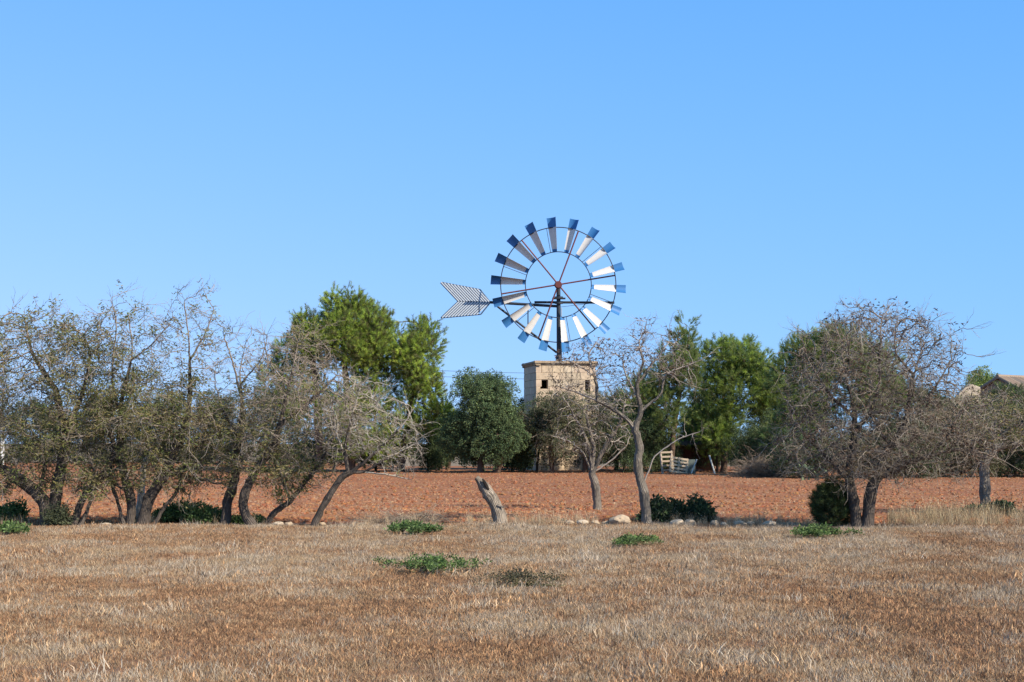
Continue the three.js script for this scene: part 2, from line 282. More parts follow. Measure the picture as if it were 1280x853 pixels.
// tubes along the branches; thick wood and thin wood as separate shapes
function woodOf(G, radius, rt, base, o = {}) {
  const { P, par, root, tips } = G, nR = radius.length, rootTips = radius.map((_, k) => { for (let i = 0; i < P.length; i++) if (root[i] === k) return tips[i]; return 1; });
  const rad = P.map((p, i) => { const k = root[i], e = Math.log(radius[k] / rt) / Math.log(Math.max(2, rootTips[k])); const q = tips[i] / rootTips[k], hf = o.high ? clamp(1.05 - o.high * Math.max(0, p.y - base.y - .5), .3, 1) : 1; return Math.max(rt * (.8 + .25 * Math.min(4, tips[i] - 1)), radius[k] * hf * q ** (o.taper ?? .6)); });
  const ch = P.map(() => []); par.forEach((q, i) => { if (q >= 0) ch[q].push(i); });
  const thick = radius.map(() => new GB()), thin = new GB();
  const starts = P.map((_, i) => i).filter(i => par[i] < 0);
  const stack = [...starts.map(i => [i, -1])];
  while (stack.length) {
    let [i, from] = stack.pop(); const pts = [], rs = []; if (from >= 0) { pts.push(P[from]); rs.push(Math.min(rad[i] * 1.12, rad[from])); }
    const k = root[i];
    for (; ;) { pts.push(P[i]); const flare = from < 0 && P[i].y - base.y < .35 ? 1 + .28 * (1 - (P[i].y - base.y) / .35) ** 2 : 1; rs.push(rad[i] * flare); const c = ch[i]; if (!c.length) break; let b = c[0]; for (const x of c) if (tips[x] > tips[b]) b = x; for (const x of c) if (x !== b) stack.push([x, i]); i = b; }
    const loc = pts.map(p => V().subVectors(p, base)); if (loc.length < 2) continue;
    const cut = o.thick ?? .022; let n = rs.findIndex(r => r < cut); if (n < 0) n = rs.length;
    if (n > 1) thick[k].tube(loc.slice(0, Math.min(n + 1, loc.length)), rs.slice(0, Math.min(n + 1, loc.length)), rs[0] > .06 ? 10 : 6, .35, true);
    if (n < loc.length) { const s = Math.max(0, n > 1 ? n : 0); if (loc.length - s > 1) thin.tube(loc.slice(s), rs.slice(s), 4, 0, false); }
  }
  return { thick, thin, rad };
}
// small shapes that are copied through the crowns
function twigSpray(sd, len, r, sides = 5, crook = .25) {
  srand(sd); const g = new GB();
  const one = (p, d, l, rr0, depth) => {
    const pts = [p.clone()], rs = [rr0]; let q = p.clone(), dir = d.clone();
    for (let k = 1; k <= 3; k++) { dir.add(V(gauss(), gauss(), gauss()).multiplyScalar(crook)).normalize(); q = q.clone().addScaledVector(dir, l / 3); pts.push(q); rs.push(rr0 * (1 - .2 * k)); if (depth) { const e = dir.clone().add(V(gauss(), gauss(), gauss()).multiplyScalar(.75)).normalize(); one(q, e, l * rr(.35, .65), rr0 * .75, depth - 1); } }
    g.tube(pts, rs, 3, 0, false);
  };
  one(V(), V(0, 1, 0), len, r, 1); if (sides > 5) one(V(), V(.5, .8, .2).normalize(), len * .8, r, 1);
  return g.geo();
}
function leafTwig(sd, n, ll, lw, spread, hang) { // lance-shaped folded leaves
  srand(sd); const g = new GB();
  for (let k = 0; k < n; k++) {
    g.hue(.6, 1.35, .12); const o = V(gauss() * spread, rr(0, 1) * spread * 1.6, gauss() * spread), d = V(gauss(), rr(-hang, 1 - hang), gauss()).normalize(), s = V(gauss(), gauss(), gauss()).cross(d).normalize(), nn = V().crossVectors(s, d), l = ll * rr(.7, 1.25), w = lw * rr(.75, 1.2) / 2;
    const m = o.clone().addScaledVector(d, l * .45), tip = o.clone().addScaledVector(d, l).addScaledVector(nn, -l * .15), a = m.clone().addScaledVector(s, w).addScaledVector(nn, w * .4), b = m.clone().addScaledVector(s, -w).addScaledVector(nn, w * .4);
    const i0 = g.v(o, nn), i1 = g.v(a, nn.clone().addScaledVector(s, -.35).normalize()), i2 = g.v(tip, nn), i3 = g.v(b, nn.clone().addScaledVector(s, .35).normalize()); g.i.push(i0, i1, i2, i0, i2, i3);
  }
  return g.geo(true);
}
function needleTuft(sd, n, len, nl, nw) { // shoot with soft needles
  srand(sd); const g = new GB(); g.hue(.5, .5); g.tube([V(), V(0, len * .9, 0)], [.008, .004], 3, 0, false);
  for (let k = 0; k < n; k++) {
    g.hue(.7, 1.3, .08); const h = len * rr(.05, 1), a = R() * 6.283, out = rr(.45, 1), d = V(Math.cos(a) * out, rr(.45, 1), Math.sin(a) * out).normalize(), s = V(gauss(), gauss(), gauss()).cross(d).normalize(), nn = V().crossVectors(s, d), o = V(0, h, 0), l = nl * rr(.7, 1.2);
    const a0 = g.v(o.clone().addScaledVector(s, nw / 2), nn), a1 = g.v(o.clone().addScaledVector(s, -nw / 2), nn), a2 = g.v(o.clone().addScaledVector(d, l), nn); g.i.push(a0, a1, a2);
  }
  return g.geo(true);
}
const barkCol = dataTex(256, (u, v) => { const k = .62 + .8 * (fbm(u * 10, v * 5, 5, 5) - .3) - .45 * (1 - Math.abs(Math.sin((u * 9 + fbm(u * 12, v * 3, 3, 3) * 1.6) * Math.PI))) ** 3; return [k, k * .985, k * .96]; });
barkBump.repeat.set(2.5, 1.5); barkCol.repeat.set(2.5, 1.5);
const barkMat = c => mat(...c, { map: barkCol, bumpMap: barkBump, bumpScale: .03, roughness: 1 });
const almondBark = barkMat([.15, .12, .1]), paleBark = barkMat([.3, .26, .22]), pineBark = barkMat([.2, .13, .09]);
const twigMat = mat(1, 1, 1, { roughness: 1 });
const spray1 = twigSpray(3, .42, .0052), spray2 = twigSpray(5, .3, .0046, 6, .32);
const almondLeaf = leafTwig(9, 7, .075, .022, .07, .75), broadLeaf = leafTwig(12, 16, .085, .05, .13, .45), bigLeaf = leafTwig(15, 9, .11, .06, .09, .35), tinyLeaf = leafTwig(18, 18, .05, .022, .1, .4);
const tuftA = needleTuft(21, 64, .22, .15, .011), tuftB = needleTuft(22, 50, .3, .12, .012);
const whiteLeaf = leafMat(1, 1, 1, .35), needleMat = leafMat(1, 1, 1, .42);
const inBall = () => { for (; ;) { const v = V(rr(-1, 1), rr(-1, 1), rr(-1, 1)); if (v.lengthSq() < 1) return v; } };
const TWIG = [[.32, .265, .215], [.25, .2, .16], [.4, .345, .295], [.19, .155, .12]];

function almond(s) {
  srand(s.seed); const D = s.D, pt = (a, ground) => { const p = at(a[0], a[1], D - (a[2] || 0)); if (ground) p.y = groundY(p.x, p.z) - .06; return p; };
  const roots = s.stems.map(st => st.p.map((a, k) => pt(a, k === 0))), limbs = (s.limbs || []).map(l => l.map(a => pt(a)));
  const base = roots[0][0].clone(); base.y += .06;
  const att = [], zone = [];
  for (const [cx, cy, rx, ry, rz, dens = 1, leaf = .3] of s.crown) {
    const k = D / FOCAL, c = at(cx, cy, D), vol = 4.19 * rx * k * ry * k * rz, n = Math.round(vol * 66 * dens * (s.dens || 1));
    for (let i = 0; i < n; i++) { const b = inBall(); if (R() < .07 && b.y > -.3) b.normalize().multiplyScalar(rr(1, 1.3)); att.push(V(c.x + b.x * rx * k, Math.max(.35, c.y + b.y * ry * k), c.z + b.z * rz)); }
    zone.push([c, rx * k, ry * k, rz, leaf]);
  }
  const G = grow(roots, limbs, att, { step: .085, kill: .125, jit: s.jit ?? .44, up: .04, iter: 200, max: s.max ?? 9000, minY: base.y + .75 });
  const t = thing('almond_tree', s.label, 'tree', base, s.group || 'old almond trees in a row along the field edge');
  const W = woodOf(G, s.stems.map(x => x.r * (s.slim ?? .78)), .0075, base, { high: .17, taper: .48 });
  W.thick.forEach(g => g.p.length && part('trunk', g.geo(), s.bark || almondBark, t));
  part('branches', W.thin.geo(), mat(...(s.branch || [.24, .195, .16])), t);
  const tw = [], tw2 = [], lf = [], leafAt = p => { let b = 0; for (const [c, rx, ry, rz, l] of zone) { const q = ((p.x - c.x) / rx) ** 2 + ((p.y - c.y) / ry) ** 2 + ((p.z - c.z) / rz) ** 2; if (q < 1.3) b = Math.max(b, l); } return b; };
  for (let i = 0; i < G.P.length; i++) {
    if (G.tips[i] > 5 || G.par[i] < 0 || G.fixed[i] && G.kids[i]) continue; const d0 = V().subVectors(G.P[i], G.P[G.par[i]]).normalize();
    const n = (s.twigs ?? 1) * (G.kids[i] ? .42 : 1.5); for (let k = 0; k < n; k++) if (R() < n - k) { const d = d0.clone().add(V(gauss(), gauss(), gauss()).multiplyScalar(.6)).normalize(); (R() < .5 ? tw : tw2).push([G.P[i], d, rr(.45, 1), vary(s.twigCol || TWIG, .35)]); }
    const l = leafAt(G.P[i]) * (s.leaf ?? 1); for (let k = 0; k < 3; k++) if (R() < l * 1.1 - k * .5) { lf.push([G.P[i].clone().add(V(gauss(), gauss(), gauss()).multiplyScalar(.12)), V(gauss() * .4, 1, gauss() * .4).normalize(), rr(.7, 1.3), vary(s.leafCol, .35)]); }
  }
  copies('twigs', spray1, twigMat, tw, t, base); copies('twigs', spray2, twigMat, tw2, t, base); if (lf.length) copies('leaves', almondLeaf, whiteLeaf, lf, t, base);
  return t;
}
// crowns made of many clumps: pines, evergreen shrubs
function clumpTree(s) {
  srand(s.seed); const D = s.D, k = D / FOCAL, base = onGround(s.foot[0], D); const att = [], clumps = [], inst = [[], []];
  for (const [cx, cy, rx, ry, rz, n, r0, r1, dz = 0] of s.crown) for (let i = 0; i < n; i++) {
    const b = inBall(), l = b.length(); b.multiplyScalar(Math.max(l, .55) / l * (.95)); const c = at(cx + b.x * rx, cy + b.y * ry, D); c.z += b.z * rz + dz; if (c.y < .4 + r0 * .4) c.y = .4 + r0 * .4; clumps.push([c, rr(r0, r1) * (1 - .25 * Math.max(0, b.y)), cy]);
  }
  for (const [c, r] of clumps) {
    const tone = 1 + .22 * gauss(), na = Math.max(3, Math.round(10 * r)); for (let i = 0; i < na; i++) att.push(c.clone().addScaledVector(inBall(), r * .75));
    const n = Math.round(s.density * r * r * (s.open ? rr(.6, 1.1) : 1));
    for (let i = 0; i < n; i++) { const u = inBall().normalize(), p = c.clone().addScaledVector(u, r * (.35 + .65 * Math.sqrt(R()))); if (p.y < .12) continue; const d = u.clone().multiplyScalar(.75).add(V(gauss() * .3, s.lift ?? .55, gauss() * .3)).normalize(), col = vary(s.cols, .3); col.multiplyScalar(Math.max(.45, tone)); inst[R() < .5 ? 0 : 1].push([p, d, rr(s.size[0], s.size[1]), col]); }
  }
  const roots = (s.stems || [[s.foot, [s.foot[0], s.foot[1] - 40]]]).map(st => st.map((a, i) => { const p = at(a[0], a[1], D); p.z += a[2] || 0; if (!i) p.y = groundY(p.x, p.z) - .08; return p; }));
  const G = grow(roots, [], att, { step: .24, kill: .4, jit: .22, up: .03, iter: 130, max: 4200, minY: .5 });
  const t = thing(s.name, s.label, s.category || 'tree', base, s.group), W = woodOf(G, roots.map(() => s.r || .16), s.rt || .012, base, { thick: .03 });
  W.thick.forEach(g => g.p.length && part('trunk', g.geo(), s.bark || pineBark, t)); part('branches', W.thin.geo(), s.branchMat || s.bark || pineBark, t);
  const nm = s.part || 'foliage'; copies(nm, s.geo[0], s.leafMat || whiteLeaf, inst[0], t, base); copies(nm, s.geo[1], s.leafMat || whiteLeaf, inst[1], t, base);
  if (s.bare) { const tw = []; for (let i = 0; i < G.P.length; i++) if (G.tips[i] < 4 && G.par[i] >= 0) for (let q = 0; q < s.bare; q++) if (R() < s.bare - q) tw.push([G.P[i], V().subVectors(G.P[i], G.P[G.par[i]]).normalize().add(V(gauss(), gauss(), gauss()).multiplyScalar(.7)).normalize(), rr(1.2, 2.4), vary(TWIG, .3)]); copies('twigs', spray2, twigMat, tw, t, base); }
  return t;
}

// ---------- almond trees at the field's near edge ----------
const OLIVE = [[.24, .24, .085], [.19, .21, .075], [.28, .245, .11], [.22, .17, .1], [.17, .21, .06], [.3, .28, .12]], DRY = [[.12, .075, .055], [.16, .1, .07], [.09, .06, .05], [.2, .14, .1]];
almond({ seed: 101, D: 33, label: 'spreading almond tree with one dark trunk leaning low over the green shoots', stems: [{ r: .15, p: [[66, 652], [70, 615], [78, 575], [80, 540], [70, 490]] }, { r: .17, p: [[62, 650, .1], [52, 625], [20, 598], [-15, 576], [-40, 540]] }, { r: .1, p: [[90, 654, .15], [104, 622], [128, 594], [142, 565], [130, 520]] }, { r: .055, p: [[58, 652, -.2], [50, 618], [55, 585], [48, 550]] }, { r: .05, p: [[98, 655, .3], [112, 630], [118, 600], [112, 570]] }],
  limbs: [[[80, 545], [100, 500], [112, 440], [105, 420]], [[70, 490], [40, 440], [30, 400]]], crown: [[35, 455, 85, 66, 1.5, .7, .6], [105, 480, 48, 75, 1.3, .85, 1], [60, 415, 50, 35, 1, .6, .5], [-45, 490, 70, 80, 1.5, .7, .7], [70, 550, 80, 38, 1.2, .75, 1], [115, 602, 42, 30, .9, .7, 1], [10, 590, 45, 32, .9, .7, 1], [65, 600, 40, 30, .9, .6, 1]], leafCol: OLIVE, twigs: 1.15 });
almond({ seed: 102, D: 33.1, label: 'tall almond tree forking from the ground in front of a pale dead trunk', stems: [{ r: .12, p: [[162, 655], [164, 628], [156, 600], [150, 560], [152, 500], [165, 440], [160, 395]] }, { r: .16, p: [[178, 655, .05], [186, 625], [204, 595], [216, 568], [234, 520], [237, 470], [236, 430], [231, 385]] }, { r: .05, p: [[190, 655, .1], [205, 635], [222, 612], [228, 585]] }, { r: .045, p: [[156, 655, .2], [146, 625], [138, 600], [140, 570]] }],
  limbs: [[[162, 618], [143, 606], [120, 606]], [[237, 450], [255, 420], [266, 390]], [[165, 450], [190, 430], [212, 405]], [[152, 520], [140, 470], [145, 400], [138, 375]], [[204, 595], [225, 590], [245, 560]]], crown: [[168, 430, 46, 62, 1.3, .65, .4], [240, 430, 42, 62, 1.2, .5, .35], [175, 515, 60, 50, 1.4, .9, 1.1], [235, 525, 45, 50, 1.2, .9, .9], [215, 598, 50, 34, .9, .8, 1], [145, 595, 42, 34, .9, .75, 1], [180, 560, 50, 30, 1, .8, 1]], leafCol: OLIVE });
almond({ seed: 103, D: 33.3, label: 'thin-crowned almond tree with an upright dark trunk rising from low greenery', stems: [{ r: .125, p: [[281, 655], [285, 626], [295, 592], [298, 555], [302, 510], [300, 465], [306, 430]] }], limbs: [[[298, 545], [280, 515], [268, 480]], [[302, 480], [325, 450], [335, 420]], [[300, 500], [290, 450], [278, 415]]], crown: [[300, 455, 48, 55, 1.2, .4, .15], [290, 535, 45, 42, 1.1, .9, .8], [272, 585, 45, 34, .9, .8, 1]], leafCol: OLIVE });
almond({ seed: 104, D: 33, label: 'grey twiggy almond tree with a sinuous dark trunk', stems: [{ r: .12, p: [[317, 653], [306, 642], [303, 628], [318, 592], [344, 552], [354, 512], [368, 450], [376, 405]] }], limbs: [[[350, 530], [390, 500], [420, 470]], [[360, 480], [335, 450], [330, 420]], [[335, 565], [310, 545], [290, 540]]], crown: [[372, 470, 58, 60, 1.4, .9, .12], [340, 530, 50, 45, 1.2, 1, .4], [415, 505, 52, 48, 1.3, 1.1, .15], [380, 415, 22, 20, .6, .6, .3], [340, 585, 45, 32, .9, .8, 1]], leafCol: OLIVE, twigs: 1.2, twigCol: [[.34, .27, .21], [.27, .21, .165], [.4, .33, .27]] });
almond({ seed: 105, D: 33.4, label: 'small slanting almond tree with leafy sprouts on its thin stem', stems: [{ r: .075, p: [[331, 656], [343, 641], [362, 627], [378, 606], [392, 590], [410, 560]] }], limbs: [[[362, 627], [352, 600], [345, 580]], [[392, 590], [380, 560]]], crown: [[375, 590, 48, 32, .8, .7, .6], [425, 545, 45, 35, 1, .9, .3], [355, 608, 28, 26, .6, .9, 1.2], [390, 600, 30, 24, .6, .7, .8]], leafCol: [...OLIVE, [.13, .2, .05], [.15, .22, .05]] });
almond({ seed: 106, D: 32.7, label: 'leaning almond tree with bare silvery branches fanned out to one side', stems: [{ r: .085, p: [[391, 657], [404, 632], [424, 602], [433, 593], [455, 590]] }], limbs: [[[433, 593], [432, 560], [440, 520], [452, 480]], [[440, 592], [470, 565], [500, 535], [520, 505]], [[455, 590], [490, 570], [520, 555]], [[450, 590], [480, 593], [515, 600]], [[436, 570], [420, 540], [415, 500]]], crown: [[480, 540, 50, 50, 1.2, .62, .12], [440, 525, 40, 50, 1.1, .6, .2], [500, 580, 28, 22, .7, .7, .02], [505, 555, 26, 30, .8, .7, .02]], leafCol: OLIVE, branch: [.38, .33, .275], twigCol: [[.42, .36, .3], [.34, .285, .235], [.48, .42, .36]] });
almond({ seed: 107, D: 40, label: 'small vase-shaped almond tree standing alone inside the red field', group: 'almond trees on the red field', stems: [{ r: .125, p: [[747, 638], [745, 612], [740, 592]] }], limbs: [[[740, 592], [728, 566], [710, 552], [690, 545]], [[741, 592], [742, 560], [734, 520], [738, 495]], [[742, 592], [756, 560], [775, 528], [782, 500]], [[741, 592], [735, 555], [715, 515], [700, 490]], [[742, 592], [765, 575], [785, 555]]], crown: [[735, 530, 48, 42, 1.3, .42, .1], [770, 525, 28, 42, 1.1, .5, .15], [718, 500, 34, 26, 1, .42, .2]], leafCol: OLIVE, bark: paleBark, branch: [.36, .31, .26], twigs: .8 });
almond({ seed: 108, D: 33.3, label: 'slender open almond tree with crooked pale limbs beside the line of stones', group: 'almond trees on the red field', stems: [{ r: .125, p: [[809, 655], [806, 625], [803, 608], [797, 582], [799, 556], [790, 532], [766, 511], [738, 497]] }], limbs: [[[794, 538], [801, 512], [796, 482], [804, 452], [799, 430], [806, 412]], [[804, 608], [812, 586], [817, 573], [850, 549], [872, 541]], [[801, 512], [826, 492], [832, 470], [862, 456], [885, 446]], [[745, 500], [744, 470], [736, 445], [748, 425]], [[800, 500], [783, 470], [778, 450]], [[797, 480], [815, 455], [835, 430]], [[744, 500], [718, 490], [695, 482]], [[744, 470], [720, 455], [700, 448]]], crown: [[812, 440, 38, 38, 1.1, 1.0, .25], [742, 450, 34, 28, .9, .8, .35], [852, 462, 34, 26, .9, .7, .15], [715, 472, 34, 26, .8, .65, .2], [860, 545, 22, 14, .5, .5, .1], [785, 460, 30, 35, .9, .8, .2], [770, 490, 32, 22, .8, .5, .1]], leafCol: DRY, bark: paleBark, branch: [.34, .29, .25], jit: .42 });
almond({ seed: 109, D: 32, label: 'broad dense almond tree with two dark trunks beside the small pine bush', stems: [{ r: .11, p: [[1072, 661], [1067, 625], [1062, 600], [1066, 560], [1068, 520], [1060, 480], [1052, 440]] }, { r: .12, p: [[1083, 661, .05], [1088, 622], [1097, 595], [1112, 560], [1132, 528], [1140, 480], [1152, 440]] }],
  limbs: [[[1099, 597], [1130, 581], [1160, 571], [1205, 562], [1245, 572], [1275, 588]], [[1063, 602], [1035, 572], [1012, 550], [995, 530]], [[1067, 545], [1095, 500], [1100, 440], [1102, 400]], [[1068, 520], [1035, 490], [1010, 450]], [[1112, 560], [1090, 520], [1088, 470]], [[1135, 520], [1165, 490], [1190, 450]], [[1142, 470], [1120, 440], [1120, 405]], [[1160, 571], [1185, 545], [1200, 515]]], crown: [[1095, 455, 104, 66, 1.9, .95, .2], [1090, 545, 110, 52, 1.8, .95, .25], [1085, 590, 85, 26, 1.4, .8, .3], [1160, 455, 52, 55, 1.4, .5, .25], [1000, 560, 38, 40, 1.1, .7, .4], [1185, 578, 50, 26, 1, .7, .4], [1180, 520, 55, 48, 1.4, .85, .25], [1015, 500, 42, 60, 1.3, .8, .22], [1230, 560, 50, 22, .9, .55, .2], [1100, 400, 60, 22, 1.1, .8, .3]], leafCol: [...DRY, [.17, .15, .07]], twigs: 1.1, dens: 1.25, max: 19000, slim: .95, branch: [.2, .16, .13], twigCol: [[.33, .275, .215], [.26, .21, .16], [.4, .345, .285], [.21, .17, .125]] });
almond({ seed: 110, D: 37.5, label: 'old almond tree with a thick pale bare trunk above dark ground ivy', stems: [{ r: .16, p: [[1234, 631], [1231, 602], [1232, 578], [1242, 552]] }], limbs: [[[1232, 578], [1215, 558], [1195, 545]], [[1235, 570], [1265, 555], [1300, 560]], [[1240, 555], [1245, 525], [1238, 500]], [[1242, 552], [1275, 530], [1300, 505]]], crown: [[1245, 525, 50, 42, 1.4, .8, .5], [1305, 535, 50, 45, 1.4, .8, .6]], leafCol: OLIVE, bark: paleBark });

// ---------- pines, evergreen trees and hedge beyond the field ----------
const PINE = [[0.386, 0.502, 0.0817], [0.316, 0.433, 0.0743], [0.474, 0.571, 0.0966], [0.229, 0.329, 0.0594]], PINE2 = [[0.179, 0.248, 0.0674], [0.235, 0.303, 0.0741], [0.138, 0.207, 0.0605], [0.275, 0.331, 0.0942]], OAK = [[0.0798, 0.123, 0.0508], [0.102, 0.145, 0.058], [0.0653, 0.102, 0.0435], [0.131, 0.174, 0.0725]], SCRUB = [[0.117, 0.13, 0.065], [0.156, 0.156, 0.078], [0.091, 0.111, 0.052], [0.169, 0.143, 0.091]];
clumpTree({ seed: 201, name: 'pine_tree', label: 'large bushy yellow-green pine with several rounded tops', D: 90, foot: [450, 590], stems: [[[440, 590], [436, 520], [430, 440], [428, 385]], [[500, 590], [512, 520], [522, 440], [525, 410]], [[400, 590], [396, 500], [388, 430]]], r: .22,
  crown: [[440, 425, 46, 48, 2.2, 62, .4, .85], [428, 385, 22, 20, 1, 14, .35, .6], [522, 455, 27, 52, 1.8, 42, .4, .8], [527, 410, 13, 18, .7, 8, .3, .5], [478, 445, 36, 50, 2.2, 36, .4, .85], [392, 425, 26, 30, 1.4, 26, .35, .7], [375, 420, 14, 20, .8, 6, .3, .5], [370, 480, 34, 50, 1.8, 26, .4, .8], [465, 530, 78, 50, 2.2, 60, .45, .9], [540, 500, 16, 40, 1.4, 14, .35, .7]], density: 118, cols: [...PINE, [.2, .2, .07], [.16, .18, .06]], size: [.9, 1.6], geo: [tuftA, tuftB], leafMat: needleMat, part: 'needles' });
clumpTree({ seed: 202, name: 'carob_tree', label: 'dense rounded dark green tree between the large pine and the tower', D: 88, foot: [605, 590], stems: [[[600, 590], [603, 550], [605, 510]], [[620, 590], [628, 555], [632, 520]]], r: .2,
  crown: [[605, 500, 34, 36, 1.8, 34, .5, .85], [608, 545, 48, 32, 2.1, 44, .5, .9], [575, 555, 22, 30, 1.6, 14, .45, .8]], density: 165, cols: OAK.map(c => c.map(v => v * 1.3)), size: [.8, 1.5], geo: [broadLeaf, broadLeaf], group: 'evergreen trees beyond the field' });
clumpTree({ seed: 203, name: 'wild_olive', label: 'twiggy grey-green wild olive growing against the tower', D: 89, foot: [700, 590], r: .14, stems: [[[690, 590], [688, 550], [686, 515]], [[730, 590], [735, 555], [740, 520]]],
  crown: [[694, 512, 28, 26, 1.4, 30, .35, .65], [692, 530, 34, 34, 1.5, 36, .4, .75], [742, 530, 34, 36, 1.5, 36, .4, .75], [714, 555, 54, 32, 1.6, 34, .45, .8]], density: 110, cols: SCRUB, size: [.8, 1.4], geo: [tinyLeaf, broadLeaf], bare: 1.2, group: 'evergreen trees beyond the field' });
clumpTree({ seed: 204, name: 'pine_tree', label: 'narrow feathery pine with a thin pointed top', D: 89, foot: [838, 590], stems: [[[838, 590], [845, 520], [858, 450], [862, 412]]], r: .14,
  crown: [[860, 430, 16, 26, .9, 12, .35, .6], [845, 470, 30, 34, 1.5, 22, .45, .8], [820, 510, 40, 40, 1.6, 26, .45, .85]], density: 95, cols: PINE2, size: [.9, 1.6], geo: [tuftA, tuftB], leafMat: needleMat, part: 'needles', bare: .5 });
clumpTree({ seed: 205, name: 'pine_tree', label: 'open green pine with bright low boughs beside the brush pile', D: 91, foot: [905, 592], stems: [[[905, 592], [908, 540], [915, 490], [918, 450]]], r: .18,
  crown: [[918, 452, 46, 20, 1.8, 34, .4, .75], [925, 490, 58, 34, 1.9, 40, .45, .85], [895, 540, 36, 32, 1.6, 26, .5, .85], [960, 485, 28, 45, 1.6, 20, .5, .9]], density: 105, cols: [PINE[0], PINE[3], ...PINE2], size: [.9, 1.7], geo: [tuftA, tuftB], leafMat: needleMat, part: 'needles', open: true });
clumpTree({ seed: 206, name: 'pine_tree', label: 'dark green pine half hidden behind the broad almond tree', D: 80, foot: [1030, 596], stems: [[[1030, 596], [1030, 530], [1035, 460], [1040, 425]]], r: .18,
  crown: [[1045, 440, 36, 24, 1.4, 20, .5, .85], [1010, 475, 42, 44, 1.7, 34, .5, .9], [1080, 480, 50, 40, 1.7, 30, .5, .9], [1020, 540, 55, 40, 1.6, 30, .5, .9]], density: 105, cols: PINE2, size: [.9, 1.6], geo: [tuftA, tuftB], leafMat: needleMat, part: 'needles' });
// trees that close the belt behind the field
[[560, 97, 40, 508, 'dark evergreen filling the gap beside the large pine'], [665, 100, 50, 500, 'dark evergreen close behind the shaded tower wall'], [770, 97, 62, 484, 'dark evergreen between the tower and the narrow pine'], [800, 95, 50, 492, 'dark evergreen just behind the slender open almond'], [885, 97, 60, 470, 'dark evergreen between the narrow and the open pine'], [975, 96, 66, 462, 'dark evergreen between the open pine and the half hidden pine'], [1120, 92, 80, 462, 'dark evergreen behind the crown of the broad almond'], [1175, 90, 70, 488, 'dark evergreen next to the pale broken wall'], [1268, 88, 64, 477, 'dark evergreen in front of the tiled roof']].forEach(([px, D, w, top, label], i) => { const bot = 553 + EYE * FOCAL / D, cy = (top + bot) / 2; clumpTree({ seed: 380 + i, name: 'evergreen_tree', label, D, foot: [px, bot], stems: [[[px, bot], [px + 3, cy], [px, cy - 20]]], r: .13, crown: [[px, cy - 8, w * .5, (bot - top) * .38, 1.6, 34, .4, .8], [px, bot - 30, w * .55, 24, 1.6, 20, .4, .8]], density: 120, cols: i % 3 === 1 ? [...OAK, ...SCRUB] : [...OAK, ...PINE2.map(c => c.map(v => v * .7))], size: [.9, 1.6], geo: i % 2 ? [broadLeaf, broadLeaf] : [tuftA, broadLeaf], group: 'evergreen trees beyond the field' }); });
const shrub = (seed, px, D, w, top, label, cols, geo, extra = {}) => { // a rounded bush, w photo pixels wide, reaching row top
  const bot = 553 + EYE * FOCAL / D, cy = (top + bot) / 2, ry = (bot - top) / 2 * .8, k = D / FOCAL;
  clumpTree({ seed, name: 'shrub', label, category: 'shrub', D, foot: [px, bot], stems: [[[px, bot], [px, cy]], [[px + w * .2, bot], [px + w * .3, cy]]], r: .07, rt: .01, crown: [[px, cy, w * .4, ry, Math.min(1.8, w * .4 * k), Math.round(8 + w * ry * k * k * 5), .4, .75], [px, bot - 14, w * .45, 10, 1.2, Math.round(6 + w * k * 2), .35, .6]], density: 120, cols, size: [.8, 1.4], geo, group: 'shrubs of the hedge beyond the field', ...extra });
};
[[-125, 105, 120, 490, 'grey-green bank shrub far past the white post'], [-30, 104, 120, 478, 'grey-green bank shrub next to the white post'], [50, 106, 120, 488, 'grey-green bank shrub behind the leaning dark trunk'], [128, 103, 100, 480, 'grey-green bank shrub between the spreading and the forked almond'], [200, 106, 110, 484, 'grey-green bank shrub behind the pale dead trunk'], [275, 104, 100, 488, 'grey-green bank shrub behind the upright thin-crowned almond'], [345, 100, 100, 470, 'grey-green bank shrub beside the large pine']].forEach(([px, D, w, top, label], i) => shrub(300 + i, px, D, w, top, label, i % 2 ? SCRUB : [...OAK, ...SCRUB], [tinyLeaf, broadLeaf], { bare: .6, density: 130, group: 'shrubs on the red bank' }));
[[400, 92, 80, 530, 'hedge shrub behind the sinuous grey almond'], [535, 93, 70, 515, 'hedge shrub between the large pine and the rounded dark tree'], [655, 91, 74, 498, 'hedge shrub at the dark corner of the tower'], [780, 89, 90, 498, 'hedge shrub behind the slender open almond'], [830, 91, 60, 520, 'hedge shrub under the narrow feathery pine'], [965, 95, 70, 505, 'tall hedge shrub behind the open green pine'], [880, 94, 80, 510, 'hedge shrub beside the thin white pole'], [945, 88, 80, 530, 'hedge shrub behind the brush pile'], [985, 86, 80, 500, 'hedge shrub between the brush pile and the prickly pear'], [640, 93, 70, 545, 'low hedge shrub under the rounded dark tree'], [470, 93, 90, 540, 'low hedge shrub under the large pine']].forEach(([px, D, w, top, label], i) => shrub(320 + i, px, D, w, top, label, OAK, [broadLeaf, tinyLeaf]));
